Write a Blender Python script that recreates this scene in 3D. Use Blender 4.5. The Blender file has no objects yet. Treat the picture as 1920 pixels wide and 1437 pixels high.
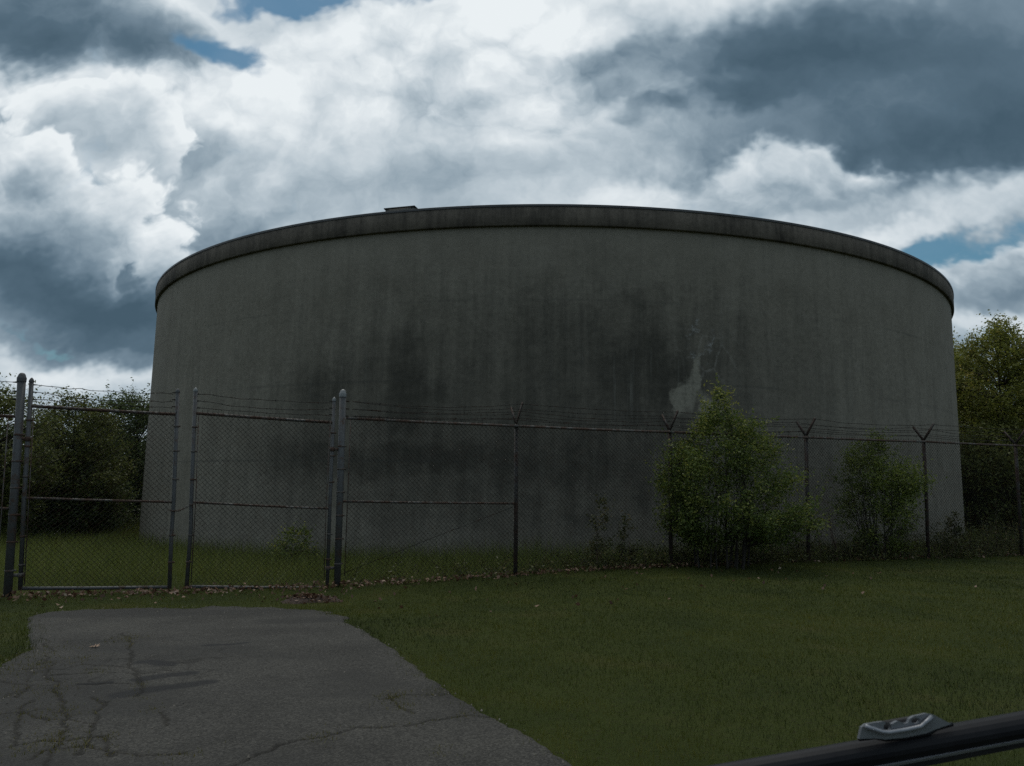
import bpy, bmesh, math, random
import numpy as np
from mathutils import Vector, Matrix, Euler

# ------------------------------------------------------------------ camera
F, PITCH, ROLL, CAMH = 1431.4, 0.1366, 0.0167, 1.357      # focal length in photo pixels, radians, metres
scene = bpy.context.scene
COL = scene.collection
cam_d = bpy.data.cameras.new('camera')
cam = bpy.data.objects.new('camera', cam_d)
COL.objects.link(cam)
cam_d.sensor_fit = 'HORIZONTAL'
cam_d.sensor_width = 36.0
cam_d.lens = F / 1920 * 36.0
cam_d.dof.use_dof = True
cam_d.dof.focus_distance = 15
cam_d.dof.aperture_fstop = 24
cam_d.clip_start = 0.05
cam_d.clip_end = 3000
cam.matrix_world = (Matrix.Translation((0, 0, CAMH)) @ Matrix.Rotation(math.pi / 2 + PITCH, 4, 'X')
                    @ Matrix.Rotation(ROLL, 4, 'Z'))
scene.camera = cam


def ray(px, py):
    """direction through a pixel of the photograph"""
    X, Y = px - 960, py - 718.5
    c, s = math.cos(ROLL), math.sin(ROLL)
    X, Y = c * X + s * Y, -s * X + c * Y
    return np.array([X / F, math.cos(PITCH) + Y / F * math.sin(PITCH), math.sin(PITCH) - Y / F * math.cos(PITCH)])


def at_dist(px, py, d):
    """point on the pixel's ray at horizontal distance d"""
    v = ray(px, py)
    return v * (d / math.hypot(v[0], v[1])) + np.array([0, 0, CAMH])


# ------------------------------------------------------------------ sky and sun
SUN_AZ, SUN_EL = math.radians(-20), math.radians(66)      # behind the tank, a little left, veiled by cloud
sdir = Vector((math.sin(SUN_AZ) * math.cos(SUN_EL), math.cos(SUN_AZ) * math.cos(SUN_EL), math.sin(SUN_EL)))
world = bpy.data.worlds.new('World')
scene.world = world
world.use_nodes = True


class N:
    """small node-graph helper"""
    def __init__(self, tree):
        self.t = tree
        tree.nodes.clear()

    def n(self, kind, **kw):
        nd = self.t.nodes.new(kind)
        for k, v in kw.items():
            setattr(nd, k, v)
        return nd

    def put(self, sock, v):
        if v is None:
            return
        if isinstance(v, bpy.types.NodeSocket):
            self.t.links.new(v, sock)
        else:
            if hasattr(sock.default_value, '__len__') and not hasattr(v, '__len__'):
                v = (v, v, v)
            if hasattr(sock.default_value, '__len__') and len(sock.default_value) == 4 and len(v) == 3:
                v = (*v, 1)
            sock.default_value = v

    def m(self, op, a, b=None, c=None, clamp=False):
        nd = self.n('ShaderNodeMath', operation=op, use_clamp=clamp)
        for i, v in enumerate((a, b, c)):
            self.put(nd.inputs[i], v)
        return nd.outputs[0]

    def v(self, op, a, b=None):
        nd = self.n('ShaderNodeVectorMath', operation=op)
        self.put(nd.inputs[0], a)
        if b is not None:
            if op == 'SCALE':
                self.put(nd.inputs['Scale'], b)
            else:
                self.put(nd.inputs[1], b)
        return nd.outputs['Value'] if op in ('DOT_PRODUCT', 'LENGTH') else nd.outputs[0]

    def noise(self, vec, scale, detail=5, rough=.55, dist=0.0, color=False):
        nd = self.n('ShaderNodeTexNoise')
        self.put(nd.inputs['Vector'], vec)
        nd.inputs['Scale'].default_value = scale
        nd.inputs['Detail'].default_value = detail
        nd.inputs['Roughness'].default_value = rough
        nd.inputs['Distortion'].default_value = dist
        return nd.outputs['Color' if color else 'Fac']

    def ramp(self, fac, stops, interp='LINEAR'):
        nd = self.n('ShaderNodeValToRGB')
        cr = nd.color_ramp
        cr.interpolation = interp
        while len(cr.elements) < len(stops):
            cr.elements.new(0.5)
        for e, (p, c) in zip(cr.elements, stops):
            e.position = p
            if not hasattr(c, '__len__'):
                c = (c, c, c)
            e.color = (*c, 1)
        self.put(nd.inputs[0], fac)
        return nd.outputs[0]

    def mix(self, fac, a, b, mode='MIX'):
        nd = self.n('ShaderNodeMix', data_type='RGBA', blend_type=mode)
        self.put(nd.inputs[0], fac)
        self.put(nd.inputs[6], a)
        self.put(nd.inputs[7], b)
        return nd.outputs[2]

    def smooth(self, x, lo, hi, a=0.0, b=1.0):
        nd = self.n('ShaderNodeMapRange', interpolation_type='SMOOTHSTEP')
        self.put(nd.inputs[0], x)
        for i, v in enumerate((lo, hi, a, b)):
            nd.inputs[i + 1].default_value = v
        return nd.outputs[0]

    def sum(self, xs):
        r = xs[0]
        for x in xs[1:]:
            r = self.m('ADD', r, x)
        return r


def build_sky():
    g = N(world.node_tree)
    tc = g.n('ShaderNodeTexCoord')
    d = g.v('NORMALIZE', tc.outputs['Generated'])
    # cloud coordinates: the sky dome flattened without distortion (stereographic), so billows stay round
    sep = g.n('ShaderNodeSeparateXYZ')
    g.put(sep.inputs[0], d)
    zz = g.m('MAXIMUM', g.m('ADD', sep.outputs[2], 1.0), 0.25)
    cmb = g.n('ShaderNodeCombineXYZ')
    g.put(cmb.inputs[0], g.m('DIVIDE', sep.outputs[0], zz))
    g.put(cmb.inputs[1], g.m('MULTIPLY', g.m('DIVIDE', sep.outputs[1], zz), 1.35))
    q = cmb.outputs[0]

    def noise2(vec, scale, detail, rough, color=False):
        nd = g.n('ShaderNodeTexNoise', noise_dimensions='2D')
        g.put(nd.inputs['Vector'], vec)
        nd.inputs['Scale'].default_value = scale
        nd.inputs['Detail'].default_value = detail
        nd.inputs['Roughness'].default_value = rough
        return nd.outputs['Color' if color else 'Fac']

    def cell(vec, scale):
        nd = g.n('ShaderNodeTexVoronoi', voronoi_dimensions='2D', feature='F1')
        g.put(nd.inputs['Vector'], vec)
        nd.inputs['Scale'].default_value = scale
        return nd.outputs['Distance']
    warp = g.v('SUBTRACT', noise2(q, 5.5, 5, .62, True), (0.5, 0.5, 0.5))
    dw = g.v('ADD', d, g.v('SCALE', warp, 0.15))
    qw = g.v('ADD', q, g.v('SCALE', warp, 0.16))
    n_big = noise2(q, 2.2, 2, .5)
    n_mid = noise2(qw, 5.2, 8, .60)
    qb = g.v('ADD', q, g.v('SCALE', warp, 0.075))

    def lumps(vec):
        # cauliflower heads: domes of three sizes
        big = cell(vec, 11)
        sm = cell(vec, 25)
        ti = noise2(vec, 52, 3, .6)
        return g.sum([g.m('MULTIPLY', g.m('MULTIPLY', big, big), -0.80), g.m('MULTIPLY', g.m('MULTIPLY', sm, sm), -0.45), g.m('MULTIPLY', ti, 0.28), 0.56])
    puff = lumps(qb)
    ps = np.array([sdir[0], sdir[1] * 1.35, 0]) / (1 + sdir[2])
    toward = g.v('NORMALIZE', g.v('SUBTRACT', tuple(ps), q))
    relief = g.m('SUBTRACT', puff, lumps(g.v('ADD', qb, g.v('SCALE', toward, 0.017))))   # lit from the sun's side

    def blob(vec, px, py, rx, ry, tilt=0, amp=1.0, sharp=1.0):
        c = ray(px, py)
        c = c / np.linalg.norm(c)
        e1 = np.cross(c, (0, 0, 1)); e1 /= np.linalg.norm(e1)
        e2 = np.cross(e1, c)
        t = math.radians(tilt)
        a1 = (math.cos(t) * e1 + math.sin(t) * e2) / (rx / F)
        a2 = (-math.sin(t) * e1 + math.cos(t) * e2) / (ry / F)
        # offset from the blob's centre, in its own radii
        rel_ = g.v('SUBTRACT', vec, tuple(c))
        cm = g.n('ShaderNodeCombineXYZ')
        g.put(cm.inputs[0], g.v('DOT_PRODUCT', rel_, tuple(a1)))
        g.put(cm.inputs[1], g.v('DOT_PRODUCT', rel_, tuple(a2)))
        g.put(cm.inputs[2], g.v('DOT_PRODUCT', rel_, tuple(c * 2.0)))
        return g.smooth(g.v('LENGTH', cm.outputs[0]), 1.0 + 0.5 / sharp, max(0.0, 1.0 - 0.75 / sharp), 0, amp)

    glow = g.smooth(g.v('DOT_PRODUCT', d, tuple(sdir)), 0.15, 0.97)
    base = g.m('MULTIPLY_ADD', glow, -0.36, 0.49)
    dark = [
        # left bank low over the trees
        (120, 560, 390, 58, 0, .50, 1.0), (170, 500, 400, 95, -6, .28, .8), (400, 430, 260, 100, 0, .20, .8),
        # large rain cloud on the right
        (1640, 185, 450, 125, -8, .40, 1.0), (1850, 90, 380, 220, 0, .24, .9), (1370, 85, 290, 80, -8, .33, 1.0), (1620, 10, 420, 60, 0, .16, .9),
        (1800, 285, 310, 55, 0, .22, 1.1), (1110, 95, 150, 30, 10, .20, 1.0), (1370, 195, 90, 28, 0, .20, 1.0),
        (1850, 510, 190, 40, 0, .18, 1.1), (190, 655, 220, 36, 0, .30, 1.0),
        # greyer sheets inside the white veil
        (700, 310, 300, 70, 0, .12, .8), (1150, 300, 300, 45, 0, .12, .8),
        # brightest stretches
        (950, 110, 330, 110, 0, -.10, .8), (480, 180, 240, 80, 0, -.12, .8),
        (1840, 335, 180, 20, 0, -.20, 1.0), (150, 715, 220, 30, 0, -.20, 1.0), (1860, 595, 110, 26, 0, -.24, 1.0), (1750, 400, 260, 24, 8, -.22, 1.0),
    ]
    Fd = g.sum([base] + [blob(dw, *b) for b in dark])
    Fd = g.m('MULTIPLY_ADD', g.m('SUBTRACT', n_mid, 0.5), 0.60, Fd)
    Fd = g.m('MULTIPLY_ADD', g.m('SUBTRACT', n_big, 0.5), 0.30, Fd)
    zone = g.sum([blob(d, 900, 140, 420, 140, 0, .75, .8), blob(d, 1480, 340, 330, 60, 0, .6, .8), blob(d, 200, 300, 420, 200, 0, .35, .8)])
    amp = g.m('ADD', zone, 0.10, clamp=True)
    Fd = g.m('MULTIPLY_ADD', g.m('SUBTRACT', 0.30, puff), g.m('MULTIPLY', amp, 0.30), Fd)
    Fd = g.m('MULTIPLY_ADD', relief, g.m('MULTIPLY', amp, -0.55), Fd)
    # separate cumulus heaps with crisp edges: bright lit heads, grey heart
    for (px, py, rx, ry, tilt, lo, hi, soft) in ((370, 330, 150, 95, 0, .20, .56, .30), (30, 262, 160, 66, 0, .06, .62, .12), (200, 265, 110, 92, 15, -.02, .52, .10), (75, 400, 215, 108, 0, -.02, .66, .14),
                                                 (120, 28, 240, 118, 0, .10, 1.0, .35), (1228, 238, 88, 44, -16, .46, .74, .4), (1500, 340, 190, 60, -12, .04, .40, .55), (1860, 505, 210, 50, 0, .10, .54, .28)):
        bl = blob(dw, px, py, rx, ry, tilt, 1.0, .8)
        hf = g.m('MULTIPLY_ADD', g.m('SUBTRACT', puff, 0.3), 0.60, bl)
        hf = g.m('MULTIPLY_ADD', g.m('SUBTRACT', n_mid, 0.5), 0.55, hf)
        msk = g.m('MULTIPLY', g.smooth(hf, .30, .30 + soft), g.smooth(bl, .02, .2))
        c = ray(px, py); c /= np.linalg.norm(c)
        upv = np.array([0, 0, 1]) - c * c[2]
        w = g.v('DOT_PRODUCT', g.v('SUBTRACT', dw, tuple(c)), tuple(upv / np.linalg.norm(upv) / (ry / F)))
        msk = g.m('MULTIPLY', msk, g.smooth(w, -1.7 if py < 30 else -.8, -1.0 if py < 30 else .25))
        core = g.m('MULTIPLY', g.smooth(hf, .30, 1.0), g.m('MULTIPLY_ADD', w, -.34, .74))
        fh = g.m('MULTIPLY_ADD', core, hi - lo, lo)
        fh = g.m('MULTIPLY_ADD', relief, -0.48, fh)
        fh = g.m('MULTIPLY_ADD', g.m('SUBTRACT', n_mid, 0.5), 0.30, fh)
        mx = g.n('ShaderNodeMix', data_type='FLOAT')
        g.put(mx.inputs[0], msk); g.put(mx.inputs[2], Fd); g.put(mx.inputs[3], fh)
        Fd = mx.outputs[0]
    clouds = g.ramp(Fd, [(0.0, (.88, .92, .93)), (0.12, (.72, .775, .805)), (0.28, (.51, .585, .635)), (0.44, (.315, .395, .455)),
                         (0.60, (.175, .245, .305)), (0.78, (.098, .155, .205)), (1.0, (.064, .110, .150))], 'LINEAR')
    # thin spots open to the blue, ragged and partly veiled
    holes = [(408, 86, 80, 36, -8, 1.1, .8), (650, 6, 170, 32, 6, 1.0, .8), (1830, 440, 270, 34, 9, .95, .8),
             (40, 636, 100, 12, -6, .42, .8), (1830, 622, 80, 20, 0, .55, .8), (500, 20, 120, 34, 0, .50, .7)]
    H = g.sum([blob(dw, *b) for b in holes])
    H = g.m('MULTIPLY_ADD', g.m('SUBTRACT', n_mid, 0.5), -1.8, H)
    H = g.m('MULTIPLY_ADD', g.m('SUBTRACT', puff, .3), -0.5, H)
    hole = g.smooth(H, 0.26, 0.78, 0, .92)
    sky = g.n('ShaderNodeTexSky', sky_type='NISHITA')
    sky.sun_disc = False
    sky.sun_elevation = SUN_EL
    sky.sun_rotation = SUN_AZ
    sky.air_density = 1.3
    sky.dust_density = 0.3
    sky.ozone_density = 0.6
    b1 = g.n('ShaderNodeBackground')
    g.put(b1.inputs[0], g.mix(1, sky.outputs[0], (.62, 1.05, 1.12), 'MULTIPLY'))
    b1.inputs[1].default_value = 0.05
    b2 = g.n('ShaderNodeBackground')
    g.put(b2.inputs[0], g.mix(1, clouds, (.985, 1.0, 1.015), 'MULTIPLY'))
    b2.inputs[1].default_value = 0.95
    ms = g.n('ShaderNodeMixShader')
    g.put(ms.inputs[0], g.m('SUBTRACT', 1.0, hole))
    g.t.links.new(b1.outputs[0], ms.inputs[1])
    g.t.links.new(b2.outputs[0], ms.inputs[2])
    out = g.n('ShaderNodeOutputWorld')
    g.t.links.new(ms.outputs[0], out.inputs[0])

build_sky()
world.cycles.sampling_method = 'NONE'

sun_d = bpy.data.lights.new('sun', 'SUN')
sun_d.energy = 0.9
sun_d.angle = math.radians(14)
sun_d.color = (1.0, 0.95, 0.85)
sun = bpy.data.objects.new('sun', sun_d)
COL.objects.link(sun)
sun.rotation_euler = sdir.to_track_quat('Z', 'Y').to_euler()
sun.location = (0, 20, 60)

vs = scene.view_settings
vs.view_transform = 'Standard'
vs.look = 'None'
vs.exposure = 0.0
vs.gamma = 1.0
vs.use_curve_mapping = False
scene.render.engine = 'CYCLES'
cy = scene.cycles
cy.max_bounces = 5
cy.diffuse_bounces = 2
cy.glossy_bounces = 2
cy.transmission_bounces = 3
cy.transparent_max_bounces = 4
cy.use_denoising = False
cy.sample_clamp_indirect = 4.0


# ------------------------------------------------------------------ mesh helpers
def tag(o, label=None, cat=None, group=None, kind=None):
    if label: o['label'] = label
    if cat: o['category'] = cat
    if group: o['group'] = group
    if kind: o['kind'] = kind
    return o


def empty(name, loc, label, cat, group=None, rz=0.0):
    o = bpy.data.objects.new(name, None)
    COL.objects.link(o)
    o.location = loc
    o.rotation_euler = (0, 0, rz)
    o.empty_display_size = 0.2
    return tag(o, label, cat, group)


def link(me, name, mat, parent=None):
    o = bpy.data.objects.new(name, me)
    COL.objects.link(o)
    if mat is not None:
        me.materials.append(mat)
    if parent is not None:
        o.parent = parent
    return o


def poly_mesh(name, verts, faces, smooth=False, attrs=None):
    """verts (n,3); faces (m,k) int array of one size k"""
    verts = np.asarray(verts, dtype=np.float32)
    faces = np.asarray(faces, dtype=np.int32)
    me = bpy.data.meshes.new(name)
    me.vertices.add(len(verts))
    me.vertices.foreach_set('co', verts.ravel())
    k = faces.shape[1]
    me.loops.add(faces.size)
    me.loops.foreach_set('vertex_index', faces.ravel())
    me.polygons.add(len(faces))
    me.polygons.foreach_set('loop_start', np.arange(0, faces.size, k, dtype=np.int32))
    me.polygons.foreach_set('loop_total', np.full(len(faces), k, dtype=np.int32))
    if smooth:
        me.polygons.foreach_set('use_smooth', np.ones(len(faces), dtype=bool))
    if attrs:
        for nm, a in attrs.items():
            at = me.attributes.new(nm, 'FLOAT', 'POINT')
            at.data.foreach_set('value', np.asarray(a, dtype=np.float32))
    me.update(calc_edges=True)
    me.validate()
    return me


class MB:
    """collects quads into one mesh"""
    def __init__(self):
        self.v, self.f, self.n = [], [], 0

    def add(self, v, f):
        v = np.asarray(v, float)
        f = np.asarray(f, int)
        self.v.append(v)
        self.f.append(f + self.n)
        self.n += len(v)

    def tube(self, path, r, sides=8, cap=True):
        path = np.asarray(path, float)
        n = len(path)
        r = np.broadcast_to(np.asarray(r, float), (n,))
        t = np.gradient(path, axis=0)
        t /= np.linalg.norm(t, axis=1)[:, None] + 1e-12
        ref = np.array([0, 0, 1.0]) if abs(t[:, 2]).mean() < .8 else np.array([1.0, 0, 0])
        a = np.cross(t, ref)
        a /= np.linalg.norm(a, axis=1)[:, None] + 1e-12
        b = np.cross(t, a)
        th = np.arange(sides) * 2 * np.pi / sides
        ring = (path[:, None] + r[:, None, None] * (np.cos(th)[None, :, None] * a[:, None] + np.sin(th)[None, :, None] * b[:, None]))
        v = ring.reshape(-1, 3)
        i, j = np.meshgrid(np.arange(n - 1), np.arange(sides), indexing='ij')
        j2 = (j + 1) % sides
        f = np.stack([i * sides + j, i * sides + j2, (i + 1) * sides + j2, (i + 1) * sides + j], -1).reshape(-1, 4)
        if cap:
            v = np.vstack([v, path[0], path[-1]])
            c0, c1 = n * sides, n * sides + 1
            k = np.arange(0, sides, 2)
            e = (n - 1) * sides
            f = np.vstack([f, np.stack([np.full_like(k, c0), (k + 2) % sides, (k + 1) % sides, k], -1),
                           np.stack([np.full_like(k, c1), e + k, e + (k + 1) % sides, e + (k + 2) % sides], -1)])
        self.add(v, f)

    def box(self, c, half, M=None):
        s = np.array([(x, y, z) for x in (-1, 1) for y in (-1, 1) for z in (-1, 1)], float) * np.asarray(half)
        if M is not None:
            s = s @ np.asarray(M).T
        self.add(s + np.asarray(c), [(0, 1, 3, 2), (4, 6, 7, 5), (0, 4, 5, 1), (2, 3, 7, 6), (0, 2, 6, 4), (1, 5, 7, 3)])

    def lathe(self, c, prof, sides=16):
        """prof: (radius, z) list, around vertical axis at c"""
        c = np.asarray(c, float)
        th = np.arange(sides) * 2 * np.pi / sides
        v = np.array([[(c[0] + r * np.cos(t), c[1] + r * np.sin(t), c[2] + z) for t in th] for r, z in prof]).reshape(-1, 3)
        i, j = np.meshgrid(np.arange(len(prof) - 1), np.arange(sides), indexing='ij')
        j2 = (j + 1) % sides
        f = np.stack([i * sides + j, i * sides + j2, (i + 1) * sides + j2, (i + 1) * sides + j], -1).reshape(-1, 4)
        self.add(v, f)

    def build(self, name, mat, parent=None, smooth=True):
        me = poly_mesh(name, np.vstack(self.v), np.vstack(self.f), smooth)
        return link(me, name, mat, parent)


def sstep(x, a, b):
    t = np.clip((np.asarray(x, float) - a) / (b - a), 0, 1)
    return t * t * (3 - 2 * t)


def vnoise(x, y, seed=0):
    """cheap smooth 2-D value noise, 0..1"""
    x = np.asarray(x, float); y = np.asarray(y, float)
    xi, yi = np.floor(x).astype(np.int64), np.floor(y).astype(np.int64)
    fx, fy = x - xi, y - yi
    fx = fx * fx * (3 - 2 * fx); fy = fy * fy * (3 - 2 * fy)

    def h(a, b):
        n = (a * 374761393 + b * 668265263 + seed * 982451653) & 0x7fffffff
        n = ((n ^ (n >> 13)) * 1274126177) & 0x7fffffff
        return ((n ^ (n >> 16)) & 0xffff) / 65535.0
    return (h(xi, yi) * (1 - fx) + h(xi + 1, yi) * fx) * (1 - fy) + (h(xi, yi + 1) * (1 - fx) + h(xi + 1, yi + 1) * fx) * fy


def fbm(x, y, seed=0, octv=4):
    s, a, t = 0, 1, 0
    for k in range(octv):
        s = s + a * vnoise(np.asarray(x) * 2 ** k, np.asarray(y) * 2 ** k, seed + k * 17)
        t += a
        a *= .5
    return s / t


# ------------------------------------------------------------------ materials
def mat(name):
    m = bpy.data.materials.new(name)
    m.use_nodes = True
    g = N(m.node_tree)
    out = g.n('ShaderNodeOutputMaterial')
    p = g.n('ShaderNodeBsdfPrincipled')
    g.t.links.new(p.outputs[0], out.inputs[0])
    g.p, g.out = p, out
    return m, g


def bump(g, h, strength=.3, dist=.02):
    b = g.n('ShaderNodeBump')
    b.inputs['Strength'].default_value = strength
    b.inputs['Distance'].default_value = dist
    g.put(b.inputs['Height'], h)
    g.t.links.new(b.outputs[0], g.p.inputs['Normal'])


def attr(g, name):
    return g.n('ShaderNodeAttribute', attribute_name=name).outputs['Fac']


def leaf_mat(name, stops, trans=.35, rough=.5):
    m, g = mat(name)
    c = g.ramp(attr(g, 'tint'), stops)
    g.put(g.p.inputs['Base Color'], c)
    g.p.inputs['Roughness'].default_value = rough
    g.p.inputs['Specular IOR Level'].default_value = 0.3
    tr = g.n('ShaderNodeBsdfTranslucent')
    g.put(tr.inputs[0], c)
    mx = g.n('ShaderNodeMixShader')
    mx.inputs[0].default_value = trans
    g.t.links.new(g.p.outputs[0], mx.inputs[1])
    g.t.links.new(tr.outputs[0], mx.inputs[2])
    g.t.links.new(mx.outputs[0], g.out.inputs[0])
    return m


M_LAWN = leaf_mat('lawn_blades', [(0, (.028, .038, .005)), (.45, (.058, .072, .008)), (.85, (.105, .108, .014)), (1, (.17, .135, .04))], .28)
M_TALL = leaf_mat('tall_grass_blades', [(0, (.078, .098, .021)), (.5, (.145, .168, .036)), (.85, (.21, .215, .06)), (1, (.22, .21, .11))], .35)
M_WEED = leaf_mat('weed_leaves', [(0, (.035, .046, .013)), (.5, (.075, .082, .024)), (.85, (.125, .12, .035)), (1, (.18, .13, .05))], .3)
M_MOSS = leaf_mat('crack_moss', [(0, (.05, .055, .012)), (.5, (.11, .105, .022)), (1, (.19, .15, .045))], .25)
M_SHRUB = leaf_mat('shrub_leaves', [(0, (.050, .076, .017)), (.45, (.100, .140, .028)), (.75, (.18, .21, .045)), (1, (.31, .30, .07))], .42)
M_SHRUB2 = leaf_mat('second_shrub_leaves', [(0, (.075, .105, .022)), (.5, (.14, .18, .036)), (1, (.25, .27, .06))], .44)
M_TREE_D = leaf_mat('dark_tree_leaves', [(0, (.060, .088, .032)), (.6, (.105, .14, .052)), (1, (.16, .19, .075))], .42)
M_TREE_L = leaf_mat('olive_tree_leaves', [(0, (.075, .094, .026)), (.6, (.125, .145, .040)), (1, (.19, .20, .062))], .44)
M_TREE_Y = leaf_mat('spring_tree_leaves', [(0, (.115, .135, .026)), (.5, (.18, .195, .040)), (.85, (.26, .26, .055)), (1, (.31, .25, .06))], .46)
M_DEAD = leaf_mat('dead_leaf', [(0, (.055, .026, .014)), (.5, (.14, .075, .045)), (.85, (.28, .18, .12)), (1, (.46, .36, .27))], .15)


def bark(name, a, b):
    m, g = mat(name)
    tc = g.n('ShaderNodeTexCoord').outputs['Object']
    n = g.noise(g.v('MULTIPLY', tc, (9, 9, 2)), 2.5, 6, .65)
    g.put(g.p.inputs['Base Color'], g.ramp(n, [(.3, a), (.7, b)]))
    g.p.inputs['Roughness'].default_value = .9
    bump(g, n, .6, .02)
    return m


M_BARK = bark('bark', (.035, .028, .02), (.10, .085, .068))
M_STEM = bark('dark_shrub_stem', (.016, .013, .010), (.045, .038, .030))
M_TWIG = bark('red_twig', (.05, .028, .02), (.13, .075, .055))


def metal(name, base_a, base_b, rust, r0, r1, metallic=.35, rough=.55):
    m, g = mat(name)
    tc = g.n('ShaderNodeTexCoord').outputs['Object']
    n = g.noise(tc, 7, 6, .65)
    n2 = g.noise(g.v('ADD', tc, (5, 3, 9)), 38, 4, .6)
    k = g.smooth(g.m('ADD', n, g.m('MULTIPLY', g.m('SUBTRACT', n2, .5), .35)), r0, r1)
    base = g.ramp(n2, [(.3, base_a), (.7, base_b)])
    rc = g.ramp(n2, [(.3, rust), (.7, tuple(min(1, c * 1.9) for c in rust))])
    g.put(g.p.inputs['Base Color'], g.mix(k, base, rc))
    g.put(g.p.inputs['Metallic'], g.m('MULTIPLY', g.m('SUBTRACT', 1, k), metallic))
    g.put(g.p.inputs['Roughness'], g.m('ADD', rough, g.m('MULTIPLY', k, .3)))
    bump(g, n2, .25, .003)
    return m


M_GALV = metal('weathered_galvanised_pipe', (.050, .051, .052), (.080, .081, .082), (.040, .024, .016), .50, .70, .1)
M_RUST = metal('rusty_pipe', (.075, .072, .066), (.115, .108, .10), (.042, .022, .014), .36, .56, .2)
M_POST = metal('brown_rusted_post', (.030, .027, .024), (.048, .043, .038), (.030, .017, .012), .38, .60, .05)
M_WIRE = metal('fence_wire', (.020, .020, .019), (.034, .034, .031), (.024, .014, .010), .45, .62, 0., .7)
M_WIRE.node_tree.nodes['Principled BSDF'].inputs['Specular IOR Level'].default_value = .1
M_CAP = metal('pale_post_cap', (.15, .155, .155), (.21, .215, .215), (.10, .06, .04), .66, .8, .3, .45)

# ------------------------------------------------------------------ lie of the land
FX, FY, FA = .0828, 12.8798, .3857                   # a point of the fence line and its bearing
FD = np.array([math.cos(FA), math.sin(FA)])          # along the fence
FN = np.array([-math.sin(FA), math.cos(FA)])         # away from the camera
TANK_D, TANK_R = 32.0, 15.0
TC = np.array([TANK_D * math.sin(.0433), TANK_D * math.cos(.0433)])


def fence_xy(s, d=0.0):
    return np.array([FX, FY]) + FD * s + FN * d


def fence_coords(x, y):
    rx, ry = np.asarray(x, float) - FX, np.asarray(y, float) - FY
    return rx * FD[0] + ry * FD[1], rx * FN[0] + ry * FN[1]


def gz(x, y):
    s, d = fence_coords(x, y)
    z = -.15 * sstep(s, 2.5, -3.0) * sstep(d, -5.5, -.5)
    z = z + .03 * sstep(s, 2, 6) * sstep(d, -3, -.3)
    z = z - .024 * np.clip(d, 0, 14) - .15 * sstep(d, 10, 60)
    return z + .03 * (fbm(np.asarray(x) * .35 + 40, np.asarray(y) * .35 + 40, 3, 2) - .5)


def on_ground(px, py):
    v = ray(px, py)
    z = 0.0
    for _ in range(12):
        t = (z - CAMH) / v[2]
        x, y = v[0] * t, v[1] * t
        z = float(gz(x, y))
    return np.array([x, y, z])


# asphalt outline, traced on the ground
DRIVE_PX = [(1142, 1480), (1082, 1437), (1032, 1404), (982, 1374), (922, 1346), (870, 1316), (800, 1268), (740, 1218), (680, 1182),
            (640, 1158), (600, 1146), (500, 1141), (400, 1139), (250, 1141), (120, 1146), (70, 1151), (55, 1166), (52, 1196), (46, 1222),
            (14, 1236), (-20, 1262), (-60, 1310), (-130, 1400)]
DRIVE = np.array([on_ground(*p)[:2] for p in DRIVE_PX])
DRIVE = np.vstack([[.95, -8.0], [.62, 2.2], DRIVE, [-2.75, 2.5], [-2.9, -8.0]])


def inside(poly, x, y):
    x = np.asarray(x); y = np.asarray(y)
    r = np.zeros(x.shape, bool)
    n = len(poly)
    for i in range(n):
        x1, y1 = poly[i]; x2, y2 = poly[(i + 1) % n]
        c = ((y1 > y) != (y2 > y)) & (x < (x2 - x1) * (y - y1) / (y2 - y1 + 1e-12) + x1)
        r ^= c
    return r


def seg_dist(pts, x, y, closed=False):
    d = np.full(np.shape(x), 1e9)
    n = len(pts)
    for i in range(n if closed else n - 1):
        a, b = np.asarray(pts[i][:2]), np.asarray(pts[(i + 1) % n][:2])
        ab = b - a
        t = np.clip(((x - a[0]) * ab[0] + (y - a[1]) * ab[1]) / (ab @ ab + 1e-12), 0, 1)
        d = np.minimum(d, np.hypot(x - a[0] - t * ab[0], y - a[1] - t * ab[1]))
    return d


def drive_sd(x, y):
    """signed distance into the asphalt, with its crumbled edge (most ragged at the far end)"""
    ed = seg_dist(DRIVE, x, y, True)
    far = sstep(y, 7.6, 8.8)
    w = (.09 + .36 * far) * (fbm(x * 3.2, y * 3.2, 21, 4) - .5) + .05 * (fbm(x * 11, y * 11, 27, 2) - .5)
    return np.where(inside(DRIVE, x, y), ed, -ed) + w


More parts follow.
